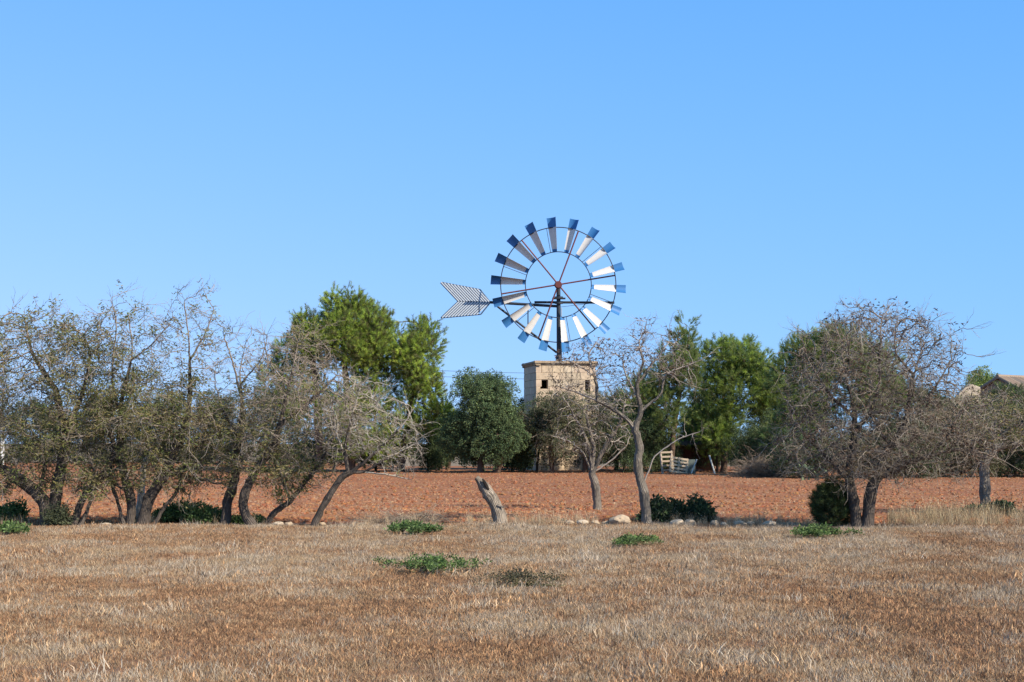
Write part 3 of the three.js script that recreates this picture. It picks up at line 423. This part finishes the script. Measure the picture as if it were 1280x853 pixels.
[[1000, 76, 80, 530, 'scrub bush behind the prickly pear'], [1075, 75, 90, 540, 'scrub bush behind the double dark trunks'], [1150, 74, 90, 505, 'scrub bush behind the long low limb of the broad almond'], [1215, 76, 90, 494, 'scrub bush below the pale broken wall'], [1290, 77, 100, 480, 'scrub bush before the tiled roof slope'], [1110, 78, 70, 520, 'scrub bush between the double trunks and the long low limb'], [1250, 79, 90, 482, 'scrub bush below the shaded gable of the house'], [1180, 78, 80, 510, 'scrub bush between the broad almond and the broken wall'], [1375, 78, 110, 492, 'scrub bush along the side wall of the tiled house'], [1450, 80, 110, 500, 'scrub bush past the far end of the tiled house']].forEach(([px, D, w, top, label], i) => shrub(340 + i, px, D, w, top, label, i % 2 ? SCRUB : OAK, [tinyLeaf, broadLeaf], { bare: 1, group: 'scrub before the tiled house' }));
clumpTree({ seed: 360, name: 'distant_tree', label: 'small treetop showing beside the tiled roof', D: 125, foot: [1230, 582], crown: [[1228, 490, 24, 20, 1.6, 16, .6, 1], [1228, 530, 30, 30, 1.6, 14, .6, 1]], r: .15, density: 70, cols: PINE2, size: [1.2, 2], geo: [broadLeaf, broadLeaf] });

// ---------- tiled house ----------
{
  const D = 101, apex = at(1250, 472, D), t = thing('tiled_house', 'stone house with a grey-brown clay tile roof behind the scrub', 'house', V(apex.x, 0, -D));
  t.rotation.y = 38 * Math.PI / 180;   // gable looks to the shaded side, one roof slope to the sun
  const Wd = 2.7, Hr = apex.y, He = Hr - 1.35, Ln = 9, wall = mat(.3, .235, .17, { map: stoneTex, bumpMap: stoneTex, bumpScale: .02 }), tile = [[.2, .145, .11], [.25, .175, .13], [.17, .135, .11], [.28, .21, .155]].map(c => mat(...c));
  // ridge runs along local -z from the gable at z = 0 ... the gable faces local -x after this layout: ridge along +x
  const gab = new THREE.Shape([new THREE.Vector2(-Wd, 0), new THREE.Vector2(Wd, 0), new THREE.Vector2(Wd, He), new THREE.Vector2(0, Hr - .12), new THREE.Vector2(-Wd, He)]);
  for (const x of [0, Ln - .4]) part('gable_wall', new THREE.ExtrudeGeometry(gab, { depth: .4, bevelEnabled: false }).rotateY(Math.PI / 2).translate(x, 0, 0), wall, t);
  for (const z of [-1, 1]) part('side_wall', new THREE.BoxGeometry(Ln - .82, He - .1, .4).translate(Ln / 2, (He - .1) / 2, z * (Wd - .22)), wall, t);
  srand(90); const sl = Math.hypot(Wd + .3, 1.5), an = Math.atan2(1.5, Wd + .3);
  for (const s of [-1, 1]) {
    const rf = part('roof_slope', new THREE.BoxGeometry(Ln + .5, .08, sl).translate(0, 0, sl / 2).rotateX(an), tile[2], t); if (s < 0) rf.rotation.y = Math.PI; rf.position.set(Ln / 2, Hr - .02, 0);
    const n = 44; for (let k = 0; k < n; k++) { const g = new THREE.CylinderGeometry(.1, .11, sl + .03, 8, 1, false).rotateX(Math.PI / 2).translate(-(Ln + .5) / 2 + .1 + k * (Ln + .3) / (n - 1), .045 + rr(0, .015), sl / 2).rotateX(an); part('tile_row', g, tile[Math.floor(R() * 4)], rf); }
  }
  part('ridge_tiles', new THREE.CylinderGeometry(.14, .14, Ln + .55, 8).rotateZ(Math.PI / 2).translate(Ln / 2, Hr + .05, 0), tile[3], t);
}
{ // pale broken wall beside the house
  const D = 99, a = at(1196, 497, D), b = at(1221, 480, D), g = new THREE.Shape([new THREE.Vector2(0, 0), new THREE.Vector2(b.x - a.x, 0), new THREE.Vector2(b.x - a.x + .05, b.y - .2), new THREE.Vector2((b.x - a.x) * .6, b.y), new THREE.Vector2((b.x - a.x) * .3, b.y - .25), new THREE.Vector2(.02, b.y - .6)]);
  const m = part(numbered('ruined_wall'), new THREE.ExtrudeGeometry(g, { depth: .5, bevelEnabled: true, bevelSize: .03, bevelThickness: .03, bevelSegments: 1 }), mat(.55, .46, .35, { map: stoneTex, bumpMap: stoneTex, bumpScale: .03 }), scene); m.position.set(a.x, -.05, -D); tag(m, 'pale broken stone wall standing next to the tiled house', 'wall');
}
// ---------- stumps, dead trunks and posts ----------
function knottyTrunk(name, label, cat, pts, rad, m, sd) {
  srand(sd); const line = smoothLine(pts, .06), base = pts[0].clone(), N = line.length, g = new GB(); g.tube(line.map((p, k) => p.clone().sub(base).add(V(gauss(), 0, gauss()).multiplyScalar(.004))), line.map((_, k) => { const t = k / (N - 1) * (rad.length - 1), i = Math.min(rad.length - 2, Math.floor(t)); return mixf(rad[i], rad[i + 1], t - i) * (1 + .06 * gauss()); }), 16, .5);
  const t = thing(name, label, cat, base); part('trunk', g.geo(), m, t); return t;
}
const deadWood = barkMat([.44, .37, .3]);
{
  const D = 33.2, p = (x, y) => at(x, y, D), b = onGround(626, D); b.y -= .06;
  const t = knottyTrunk('tree_stump', 'leaning grey dead tree stump with a split dark top', 'stump', [b, p(622, 640), p(611, 618), p(600, 602), p(595.5, 597)], [.15, .135, .125, .11, .05], deadWood, 55);
  const hollow = barkMat([.06, .045, .035]), q = p(606, 607).sub(b).add(V(.02, .02, .115)); const h = part('rotten_hollow', new THREE.SphereGeometry(1, 12, 10)  .scale(.035, .14, .02), hollow, t); h.position.copy(q); h.rotation.z = .52;
  part('snag', new GB().tube([p(619, 632).sub(b).add(V(.05, 0, .1)), p(624, 634).sub(b).add(V(.1, .0, .14))], [.03, .012], 6).geo(), deadWood, t);
}
{
  const D = 35, p = (x, y) => at(x, y, D), b = onGround(172, D); b.y -= .05;
  const t = knottyTrunk('dead_trunk', 'pale peeled dead trunk standing behind the forked almond tree', 'trunk', [b, p(175, 625), p(178, 600), p(180, 583), p(196, 556), p(205, 532)], [.07, .065, .065, .06, .055, .05], mat(.55, .48, .4, { bumpMap: barkBump, bumpScale: .01 }), 56);
}
{ const b = onGround(2, 90); b.y -= .05; const t = thing('white_post', 'white painted post at the field edge among the almond branches', 'post', b); part('shaft', chamferBox(.16, 1.9, .16, .012).translate(0, .95, 0), mat(.7, .7, .68), t); part('cap', new THREE.ConeGeometry(.12, .12, 4).rotateY(Math.PI / 4).translate(0, 1.96, 0), mat(.7, .7, .68), t); }

// ---------- stones along the edge ----------
function stone(seed_, w, h, d) {
  const g = new THREE.IcosahedronGeometry(1, 4), p = g.attributes.position, v = V(); for (let k = 0; k < p.count; k++) { v.fromBufferAttribute(p, k); const o = seed_ * 13.7, n = noise3(v.x * 1.3 + o + 40, v.y * 1.3 + 40, v.z * 1.3 + 40) + .4 * noise3(v.x * 3.4 + o + 40, v.y * 3.4 + 40, v.z * 3.4 + 40) + .16 * noise3(v.x * 9 + o + 40, v.y * 9 + 40, v.z * 9 + 40); v.multiplyScalar(.6 + .52 * n); p.setXYZ(k, v.x * w, v.y * h, v.z * d); }
  const u = g.attributes.uv; for (let k = 0; k < u.count; k++) u.setXY(k, p.getX(k) * 2 + p.getZ(k), p.getY(k) * 2 + seed_); g.computeVertexNormals(); return g;
}
const lime = [[.46, .35, .24], [.42, .31, .205], [.5, .4, .29]].map(c => mat(...c, { map: stoneTex, bumpMap: stoneTex, bumpScale: .015 }));
[[775, 32.9, .33, .22, 'largest pale limestone boulder by the slender almond trunk'], [712, 33.0, .16, .1, 'small pale stone ending the row towards the dead stump'], [728, 32.9, .18, .11, 'flat pale stone second in the row counted from the dead stump'], [744, 33.1, .13, .08, 'small pale stone third in the row counted from the dead stump'], [757, 33.0, .12, .08, 'small pale stone touching the largest boulder'], [846, 32.8, .2, .14, 'wide pale stone in front of the low dark bush'], [863, 32.8, .17, .15, 'upright pale stone next to the wide one in front of the dark bush'], [893, 32.7, .14, .14, 'pale stone at the edge of the dark bush'], [905, 32.8, .1, .08, 'little pale stone just past the dark bush'], [925, 32.7, .2, .11, 'long pale stone in the gap between dark bush and pine bush'], [938, 32.8, .14, .1, 'pale stone leaning against the long one past the dark bush'], [962, 32.6, .19, .11, 'rounded pale stone ending the row towards the young pine bush'], [1056, 32.2, .11, .09, 'pale stone at the foot of the double dark trunks'], [1033, 32.2, .08, .05, 'tiny pale stone under the young pine bush'], [348, 32.8, .17, .1, 'flat pale stone beneath the small slanting almond'], [361, 33, .11, .08, 'small pale stone next to the flat one beneath the slanting almond'], [402, 32.8, .12, .09, 'pale stone at the foot of the leaning silvery almond'], [133, 32.8, .14, .06, 'low flat stone between the spreading almond and the forked one'], [455, 33.1, .09, .06, 'little pale stone among the fallen twigs'], [985, 36, .08, .07, 'little pale stone lying out on the red soil']].forEach(([px, D, w, h, label], i) => {
  const b = onGround(px, D), m = part(numbered('field_stone'), stone(i + 1, w * .68, h * .54, w * .58), lime[i % 3], scene); m.position.copy(b); m.position.y += h * .36; tag(m, label, 'stone', i > 12 ? 'scattered small stones' : 'stones in the low row');
});

// ---------- clutter under the pines ----------
{
  const D = 86, wood = mat(.42, .33, .23), g0 = onGround(848, D), t = thing('wooden_pallet', 'pale wooden pallet leaning on clutter under the pines', 'pallet', g0); t.rotation.set(-.28, .15, -.12);
  for (let k = 0; k < 5; k++) part('slat', chamferBox(1.0, .11, .022, .004).translate(0, .09 + k * .19, 0), wood, t); for (const x of [-.45, 0, .45]) part('stringer', chamferBox(.09, .9, .09, .006).translate(x, .48, -.058), wood, t);
  const t2 = thing('wooden_pallet', 'broken upright pallet propped behind the leaning pallet', 'pallet', onGround(836, D + .6)); t2.rotation.set(-.15, .5, .1); for (let k = 0; k < 5; k++) part('slat', chamferBox(.8, .1, .022, .004).translate(0, .2 + k * .24, 0), mat(.34, .26, .19), t2); for (const x of [-.35, .35]) part('stringer', chamferBox(.09, 1.25, .09, .006).translate(x, .62, -.058), mat(.4, .32, .25), t2);
  const rod = (name, label, x0, y0, x1, y1, r, m) => { const a = at(x0, y0, D), b = at(x1, y1, D); a.y = groundY(a.x, a.z) - .02; const o = thing(name, label, 'pole', a); part('shaft', new GB().tube([V(), b.clone().sub(a).multiplyScalar(.5), b.clone().sub(a)], [r, r * .9, r], 8, .1).geo(), m, o); const cap = part('end_cap', new THREE.CylinderGeometry(r * 1.15, r * 1.15, .05, 8), m, o); cap.position.copy(b).sub(a); };
  const pw = mat(.6, .6, .56); rod('pole', 'short pale pole leaning against the dark board', 864, 592, 871, 575, .04, pw); rod('pole', 'thin white pole leaning towards the pallets under the pine', 894, 592, 887, 570, .045, pw);
  const bd = onGround(861, D + .35); const o = thing('dark_board', 'dark grey board leaning beside the pallet', 'board', bd); o.rotation.x = -.3; part('panel', chamferBox(.75, .8, .03, .006).translate(0, .4, 0), mat(.09, .11, .1), o); part('batten', chamferBox(.06, .8, .04, .006).translate(.3, .4, -.04), mat(.2, .18, .15), o);
  // lean-to of rusty sheet over the clutter
  const ls = thing('rusty_shelter', 'low rusty sheet-metal lean-to above the pallets', 'shelter', onGround(862, 92)), rust = mat(.16, .07, .04, { roughness: .95, bumpMap: soilBump, bumpScale: .01 });
  for (const [x, z] of [[-1.9, .6], [1.5, .6], [-1.9, -1], [1.5, -1]]) part('post', new THREE.CylinderGeometry(.05, .06, 1.6, 8).translate(x, .8, z), pineBark, ls);
  for (let k = 0; k < 5; k++) { const g = new THREE.PlaneGeometry(.76, 2, 24, 1), p = g.attributes.position; for (let q = 0; q < p.count; q++) p.setZ(q, .02 * Math.sin(p.getX(q) * 50)); g.rotateX(-Math.PI / 2 + .12); g.computeVertexNormals(); part('roof_sheet', g.translate(-1.8 + k * .8, 1.66 + .012 * (k % 2), -.2), rust, ls); }
  part('back_sheet', chamferBox(3.3, 1.3, .03, .006).translate(-.2, .75, -1.1), rust, ls);
}
{ // heap of cut branches
  srand(61); const b = onGround(955, 78), t = thing('brush_pile', 'heap of dry cut branches under the trees', 'brush pile', b), l = []; for (let k = 0; k < 900; k++) { const v = inBall(); l.push([V(b.x + v.x * 1.25, b.y + Math.abs(v.y) * .95 * (1 - .5 * Math.abs(v.x)), b.z + v.z * .9), V(gauss(), gauss() * .4, gauss()).normalize(), rr(1.2, 2.4), vary([[.26, .2, .15], [.2, .15, .11], [.34, .27, .2]], .3)]); }
  copies('branches', spray1, twigMat, l, t, b); const g = new GB(); for (let k = 0; k < 30; k++) { const v = inBall(), d = V(gauss(), gauss() * .25, gauss()).normalize(), p = V(v.x, Math.abs(v.y) * .55 + .1, v.z * .7); g.tube([p.clone().addScaledVector(d, -.5), p.clone().add(V(0, .04, 0)), p.clone().addScaledVector(d, .55)], [.022, .02, .012], 5); } part('sticks', g.geo(), pineBark, t);
}
{ srand(62); const b = onGround(505, 33.9), t = thing('fallen_twigs', 'low line of fallen grey twigs beside the dead stump', 'twigs', b), l = []; for (let k = 0; k < 420; k++) { const px = 505 + gauss() * 48, p = onGround(px, 33.75 + gauss() * .35); p.y += Math.abs(gauss()) * .09; l.push([p, V(gauss(), gauss() * .25 + .05, gauss()).normalize(), rr(.5, 1.3), vary([[.26, .2, .15], [.34, .28, .22], [.17, .12, .09]], .4)]); } copies('twigs', spray1, twigMat, l, t, b); }
{ // prickly pear by the hedge
  srand(71); const b = onGround(1010, 70), t = thing('prickly_pear', 'prickly pear cactus with pale flat pads before the hedge', 'cactus', b), m = mat(.16, .2, .1, { roughness: .7 }), pad = new THREE.SphereGeometry(1, 12, 10); pad.scale(.085, .12, .018); pad.translate(0, .11, 0);
  const add = (p, d, n) => { const o = part('pad', pad, m, t); o.position.copy(p); Q.setFromUnitVectors(UPV, d); Q2.setFromAxisAngle(UPV, R() * 3); o.quaternion.copy(Q).multiply(Q2); const e = p.clone().addScaledVector(d, .2); if (n) for (let k = 0; k < 2; k++) add(e, d.clone().add(V(gauss() * .9, 0, gauss() * .7)).normalize(), n - 1); };
  for (const x of [-.2, .05, .3]) add(V(x, -.03, rr(-.15, .15)), V(x * .9, 1, .1).normalize(), 3);
}
// ---------- power line behind the trees ----------
{
  const poleAt = [[468, 128], [905, 132]].map(([px, D]) => onGround(px, D)), g = 'wooden poles of the power line';
  const topY = 1.7 + (553 - 461) / FOCAL * 128, tops = poleAt.map((b, k) => { const t = thing('utility_pole', ['wooden power line pole behind the large pine', 'wooden power line pole behind the open green pine'][k], 'pole', b, g); part('shaft', new GB().tube([V(0, -.2, 0), V(0, topY + .5, 0)], [.13, .09], 10).geo(), pineBark, t); part('cross_arm', chamferBox(.1, .1, .9, .01).translate(0, topY + .02, 0), pineBark, t); part('lower_arm', chamferBox(.1, .1, .9, .01).translate(0, topY - .46, 0), pineBark, t); return V(b.x, topY, b.z); });
  [0, -.48].forEach((dy, k) => { const a = tops[0].clone().add(V(0, dy + .09, .3)), b = tops[1].clone().add(V(0, dy + .09, .3)), pts = []; for (let q = 0; q <= 24; q++) { const u = q / 24; pts.push(V().lerpVectors(a, b, u).add(V(0, -1.6 * u * (1 - u), 0))); } const m = part(numbered('power_cable'), new GB().tube(pts, pts.map(() => .016), 5).geo(), steel, scene); tag(m, (k ? 'lower' : 'upper') + ' black power cable running behind the large pine', 'cable', 'power cables'); });
}

// ---------- green plants at ground level ----------
function leafy(name, label, px, D, w, h, dz, n, cols, geo, o = {}) { // w, h, dz in metres
  srand(Math.round(px * 7 + D)); const b = onGround(px, D), t = thing(name, label, o.category || 'plant', b, o.group), l = [], g = new GB();
  const lobes = []; for (let k = 0; k < (o.lobes || 7); k++) lobes.push([rr(-.85, .85) * w / 2, rr(-.8, .8) * dz / 2, rr(.12, .32) * w, rr(.5, 1)]);
  if (o.flat) for (let q = 0, m = o.runners || 11; q < m; q++) {
    let a = q / m * 6.283 + gauss() * .3, p = V(gauss() * w * .1, 0, gauss() * dz * .1); const pts = [], steps = 5 + Math.floor(R() * 8), st = rr(.55, 1.1) / 10;
    for (let k = 0; k < steps; k++) {
      a += gauss() * .35; p = p.clone().add(V(Math.cos(a) * w * .5 * st * 1.5, 0, Math.sin(a) * dz * .5 * st * 1.5)); const y0 = groundY(b.x + p.x, b.z + p.z), top = h * rr(.35, 1) * (k < 3 ? 1.2 : .8); pts.push(V(p.x, y0 - b.y + top * .7, p.z));
      for (let c = 0; c < n / m / 12; c++) l.push([V(b.x + p.x + gauss() * .05 * w, y0 + .04 + top * rr(.5, 1.1), b.z + p.z + gauss() * .05), V(gauss() * .6, 1, gauss() * .6).normalize(), rr(.45, 1.2) * (o.size || 1), vary(cols, .4)]);
    }
    g.tube([V(0, .01, 0), ...pts], [.01, ...pts.map((_, k) => .008 - .0005 * k)], 4, 0, false);
  }
  else for (let k = 0; k < n; k++) { const [lx, lz, lr, lh] = lobes[k % lobes.length], u = inBall(), x = lx + u.x * lr, z = lz + u.z * Math.min(lr, dz * .5), y = h * lh * (o.flat ? R() : Math.abs(u.y)) * Math.sqrt(Math.max(.05, 1 - (x / (w * .62)) ** 2)) + .03, gy = groundY(b.x + x, b.z + z); l.push([V(b.x + x, gy + y, b.z + z), V(gauss() * .6, 1, gauss() * .6).normalize(), rr(.5, 1.2) * (o.size || 1), vary(cols, .35)]); if (k % 14 === 0) g.tube([V(lx * .6, -.02, lz * .6), V(x, gy - b.y + y * 1.05, z)], [.008, .004], 4, 0, false); }
  copies(o.part || 'leaves', geo, o.mat || whiteLeaf, l, t, b); part('stems', g.geo(), mat(.14, .13, .06), t); return t;
}
const GREEN = [[.1, .16, .04], [.14, .21, .06], [.075, .125, .035], [.17, .23, .08]], DARKG = [[.025, .045, .018], [.04, .065, .025], [.03, .05, .02], [.06, .09, .035]];
leafy('fresh_shoots', 'bright green shoots beneath the leaning dark trunk', 12, 34, .95, .5, .7, 420, GREEN, bigLeaf, { size: .8 });
leafy('bramble', 'green bramble mound at the foot of the forked almond', 238, 33.9, 1.5, .48, .8, 700, GREEN, bigLeaf, { size: .75 });
leafy('bramble', 'small green weeds between the upright and the sinuous trunk', 310, 33.7, .7, .22, .5, 200, GREEN, bigLeaf, { size: .6 });
leafy('dark_bush', 'low dark green leafy bush behind the row of stones', 858, 34.1, 1.75, .62, .8, 900, DARKG, bigLeaf, { size: .85, category: 'bush' });
leafy('ivy_patch', 'dark leafy growth around the thick pale trunk', 1240, 37, 1.2, .34, .8, 520, DARKG, bigLeaf, { size: .8 });
leafy('small_shrub', 'grey-green suckers at the base of the spreading almond trunks', 74, 32.7, .5, .5, .3, 220, [[.13, .15, .08], [.1, .12, .06]], tinyLeaf, { size: 1 });
leafy('creeping_plant', 'green creeping plant in the stubble below the leaning trunks', 12, 29.5, .8, .13, .9, 220, GREEN, bigLeaf, { size: .55, flat: true });
leafy('creeping_plant', 'green creeping plant in the stubble beside the dead stump', 518, 29.5, 1.1, .15, 1.0, 300, GREEN, bigLeaf, { size: .55, flat: true });
leafy('creeping_plant', 'sprawling caper-like plant out in the open stubble', 540, 20.9, 1.05, .16, 1.3, 330, GREEN, bigLeaf, { size: .38, flat: true });
leafy('creeping_plant', 'small creeping plant in the stubble before the row of stones', 786, 26.2, .7, .11, .8, 150, GREEN, bigLeaf, { size: .42, flat: true });
leafy('creeping_plant', 'green creeping plant in the stubble before the broad almond tree', 1020, 28.6, .95, .14, .9, 270, GREEN, bigLeaf, { size: .45, flat: true });
leafy('withered_plant', 'dark withered weed out in the open stubble', 652, 18.6, .75, .09, .6, 130, [[.13, .12, .06], [.16, .13, .08], [.11, .11, .055]], tinyLeaf, { size: .7, flat: true });
{ // small pine bush by the broad almond
  srand(81); const b = onGround(1040, 32.3), t = thing('pine_bush', 'small round young pine bush at the foot of the broad almond', 'bush', b), l = [];
  for (let k = 0; k < 620; k++) { const u = inBall(), r = .38 + .62 * Math.cbrt(R()); const p = V(b.x + u.x * .38 * r, b.y + .42 + u.y * .42, b.z + u.z * .35); l.push([p, u.clone().multiplyScalar(.8).add(V(0, .7, 0)).normalize(), rr(.45, .85), vary([[.07, .1, .03], [.1, .14, .04], [.05, .075, .025]], .3)]); }
  copies('needles', tuftA, needleMat, l, t, b); part('stem', new GB().tube([V(0, -.05, 0), V(.02, .3, 0), V(0, .62, .02)], [.035, .028, .012], 7, .2).geo(), pineBark, t);
}

// ---------- dry grass ----------
function grassTuft(sd, n, h, w, spread, lean, heads) {
  srand(sd); const g = new GB();
  for (let k = 0; k < n; k++) {
    g.hue(.4, 1.5, .12); const a = R() * 6.283, r = Math.sqrt(R()) * spread, o = V(Math.cos(a) * r, -.01, Math.sin(a) * r), l = h * rr(.45, 1.15), d = V(gauss() * lean, 1, gauss() * lean).normalize(), bend = V(gauss() * lean, -.1, gauss() * lean), s = V(gauss(), 0, gauss()).normalize().multiplyScalar(w / 2 * rr(.7, 1.3));
    const m = o.clone().addScaledVector(d, l * .55), e = m.clone().addScaledVector(d.clone().add(bend).normalize(), l * .45), nn = V().crossVectors(s, d).normalize();
    const i = [g.v(o.clone().add(s), nn), g.v(o.clone().sub(s), nn), g.v(m.clone().addScaledVector(s, .8), nn), g.v(m.clone().addScaledVector(s, -.8), nn), g.v(e, nn)]; g.i.push(i[0], i[1], i[2], i[2], i[1], i[3], i[2], i[3], i[4]);
    if (heads && R() < heads) { const q = e, hw = w * 2.2; const j = [g.v(q.clone().addScaledVector(s, 2), nn), g.v(q.clone().addScaledVector(s, -2), nn), g.v(q.clone().add(V(0, hw * 2.2, 0)), nn), g.v(q.clone().add(V(0, -hw * 1.5, 0)), nn)]; g.i.push(j[0], j[1], j[2], j[0], j[3], j[1]); }
  }
  return g.geo(true);
}
const strawMat = mat(1, 1, 1, { side: THREE.DoubleSide, vertexColors: true });
{
  srand(500); const pale = [], rusty = [], grey = [];
  const STRAW = [[.405, .293, .18], [.34, .238, .142], [.48, .36, .23], [.28, .19, .11]], RUST = [[.305, .178, .095], [.245, .136, .074], [.37, .237, .13], [.2, .113, .062]], GREY = [[.43, .355, .27], [.36, .288, .217], [.48, .4, .31]];
  const N = 190000;
  for (let k = 0; k < N; k++) {
    const D = 8.5 + 26 * Math.pow(R(), .8), x = rr(-1, 1) * (.345 * D + 2.6); if (D > FIELD_EDGE(x) - .25 - .35 * R()) continue;
    const z = -D, n1 = fbm(x * .8 + 20, z * .6 + 20, 4), n2 = fbm(x * 1.7 + 60, z * 1.4 + 10, 3), bareN = fbm(x * 1.3 + 5, z * 1.3 + 70, 3); if (bareN > .6 && R() < .5) continue;
    const p = V(x, groundY(x, z) - .012, z), d = V(gauss() * .12, 1, gauss() * .12).normalize(), sp = clamp(.5 + 1.6 * (n1 - .5));
    const pr = clamp(.62 * sp + .2 + 1.2 * (n1 - .5)), pg = clamp(.3 + .8 * (n2 - .5)); const s = rr(.55, 1.15) * (.8 + .4 * n2) * (R() < .03 ? rr(1.5, 2.3) : 1);
    if (R() < pr) rusty.push([p, d, V(s, s * rr(.7, 1.1), s), vary(RUST, .6)]); else if (R() < pg) grey.push([p, d, V(s, s * rr(.8, 1.2), s), vary(GREY, .45)]); else pale.push([p, d, V(s, s * rr(.7, 1.15), s), vary(STRAW, .6)]);
  }
  const gl = (nm, geo, list, label) => { const m = copies(nm, geo, strawMat, list, scene); tag(m, label, 'grass', undefined, 'stuff'); };
  gl('straw_stubble', grassTuft(31, 36, .065, .0036, .13, 1), pale, 'straw-coloured dry stubble covering the near meadow');
  gl('rusty_weeds', grassTuft(32, 42, .07, .0038, .14, 1.6, .12), rusty, 'reddish-brown withered weeds in patches across the meadow');
  gl('grey_stalks', grassTuft(33, 22, .095, .0034, .11, .7), grey, 'greyish dead upright stalks mixed into the meadow');
  // taller straw along the field edge and the tall patch by the pale trunk
  const tall = []; for (let k = 0; k < 900; k++) { const px = rr(-40, 1320), D = 33.3 + rr(-.3, .9) + .3 * gauss() * .3, p = onGround(px, D); if (noise2(p.x * 1.4 + 30, 4) < .5 && R() < .85) continue; tall.push([p, V(gauss() * .25, 1, gauss() * .25).normalize(), rr(.2, .62), vary([[.58, .46, .3], [.5, .37, .23], [.45, .32, .2]], .3)]); }
  for (let k = 0; k < 560; k++) { const px = 1110 + 260 * Math.pow(R(), 1.1), D = rr(33, 37.4), p = onGround(px, D); if (noise2(p.x * 1.2, p.z * 1.5) < .38) continue; tall.push([p, V(gauss() * .28, 1, gauss() * .28).normalize(), rr(.3, .95) * (.55 + .45 * sstep(1095, 1150, px)), vary([[.45, .34, .19], [.5, .39, .23], [.36, .26, .15], [.3, .2, .12]], .35)]); }
  for (let k = 0; k < 260; k++) { const px = rr(-40, 1320), D = rr(34.5, 46), p = onGround(px, D); if (noise2(p.x * .6, p.z * .6) < .5) continue; tall.push([p, V(gauss() * .2, 1, gauss() * .2).normalize(), rr(.2, .45), vary([[.5, .38, .25], [.4, .27, .17]], .3)]); }
  gl('tall_dry_grass', grassTuft(34, 22, .5, .006, .12, .42, .4), tall, 'taller pale dry grass along the edge of the red field');
}
{ // clods of the ploughed earth and bits of straw on it
  srand(600); const l = [], s = [], g = new THREE.IcosahedronGeometry(1, 1), p = g.attributes.position, v = V(); for (let k = 0; k < p.count; k++) { v.fromBufferAttribute(p, k); v.multiplyScalar(.65 + .7 * noise3(v.x * 2 + 9, v.y * 2 + 9, v.z * 2 + 9)); p.setXYZ(k, v.x, v.y * .7, v.z); } g.computeVertexNormals();
  for (let k = 0; k < 95000; k++) {
    const D = 34.4 + 62 * Math.pow(R(), 1.9), x = rr(-1, 1) * (.35 * D + 3), y = groundY(x, -D); const c = Math.pow(R(), 4), q = mixf(.012, .075, c); const tone = clamp(rr(-.1, .95));
    l.push([V(x, y + q * .15, -D), V(gauss() * .3, 1, gauss() * .3).normalize(), q, C(...RED.map((r, i) => mixf(r, [.35, .16, .073][i], tone) * rr(.85, 1.08)))]);
    if (k % 3 === 0 && D > 36) { const x2 = rr(-1, 1) * (.35 * D + 3); s.push([V(x2, groundY(x2, -D) + .02, -D), V(gauss(), .5, gauss()).normalize(), rr(.2, .5), vary([[.5, .34, .2], [.44, .27, .15], [.56, .42, .28]], .3)]); }
  }
  tag(copies('soil_clods', g, mat(1, 1, 1, { roughness: 1 }), l, scene), 'crumbled red earth clods of the ploughed field', 'soil', undefined, 'stuff');
  tag(copies('straw_bits', grassTuft(35, 9, .2, .008, .1, .8), strawMat, s, scene), 'scattered straw bits lying on the red soil', 'straw', undefined, 'stuff');
}

renderer.render(scene, camera);
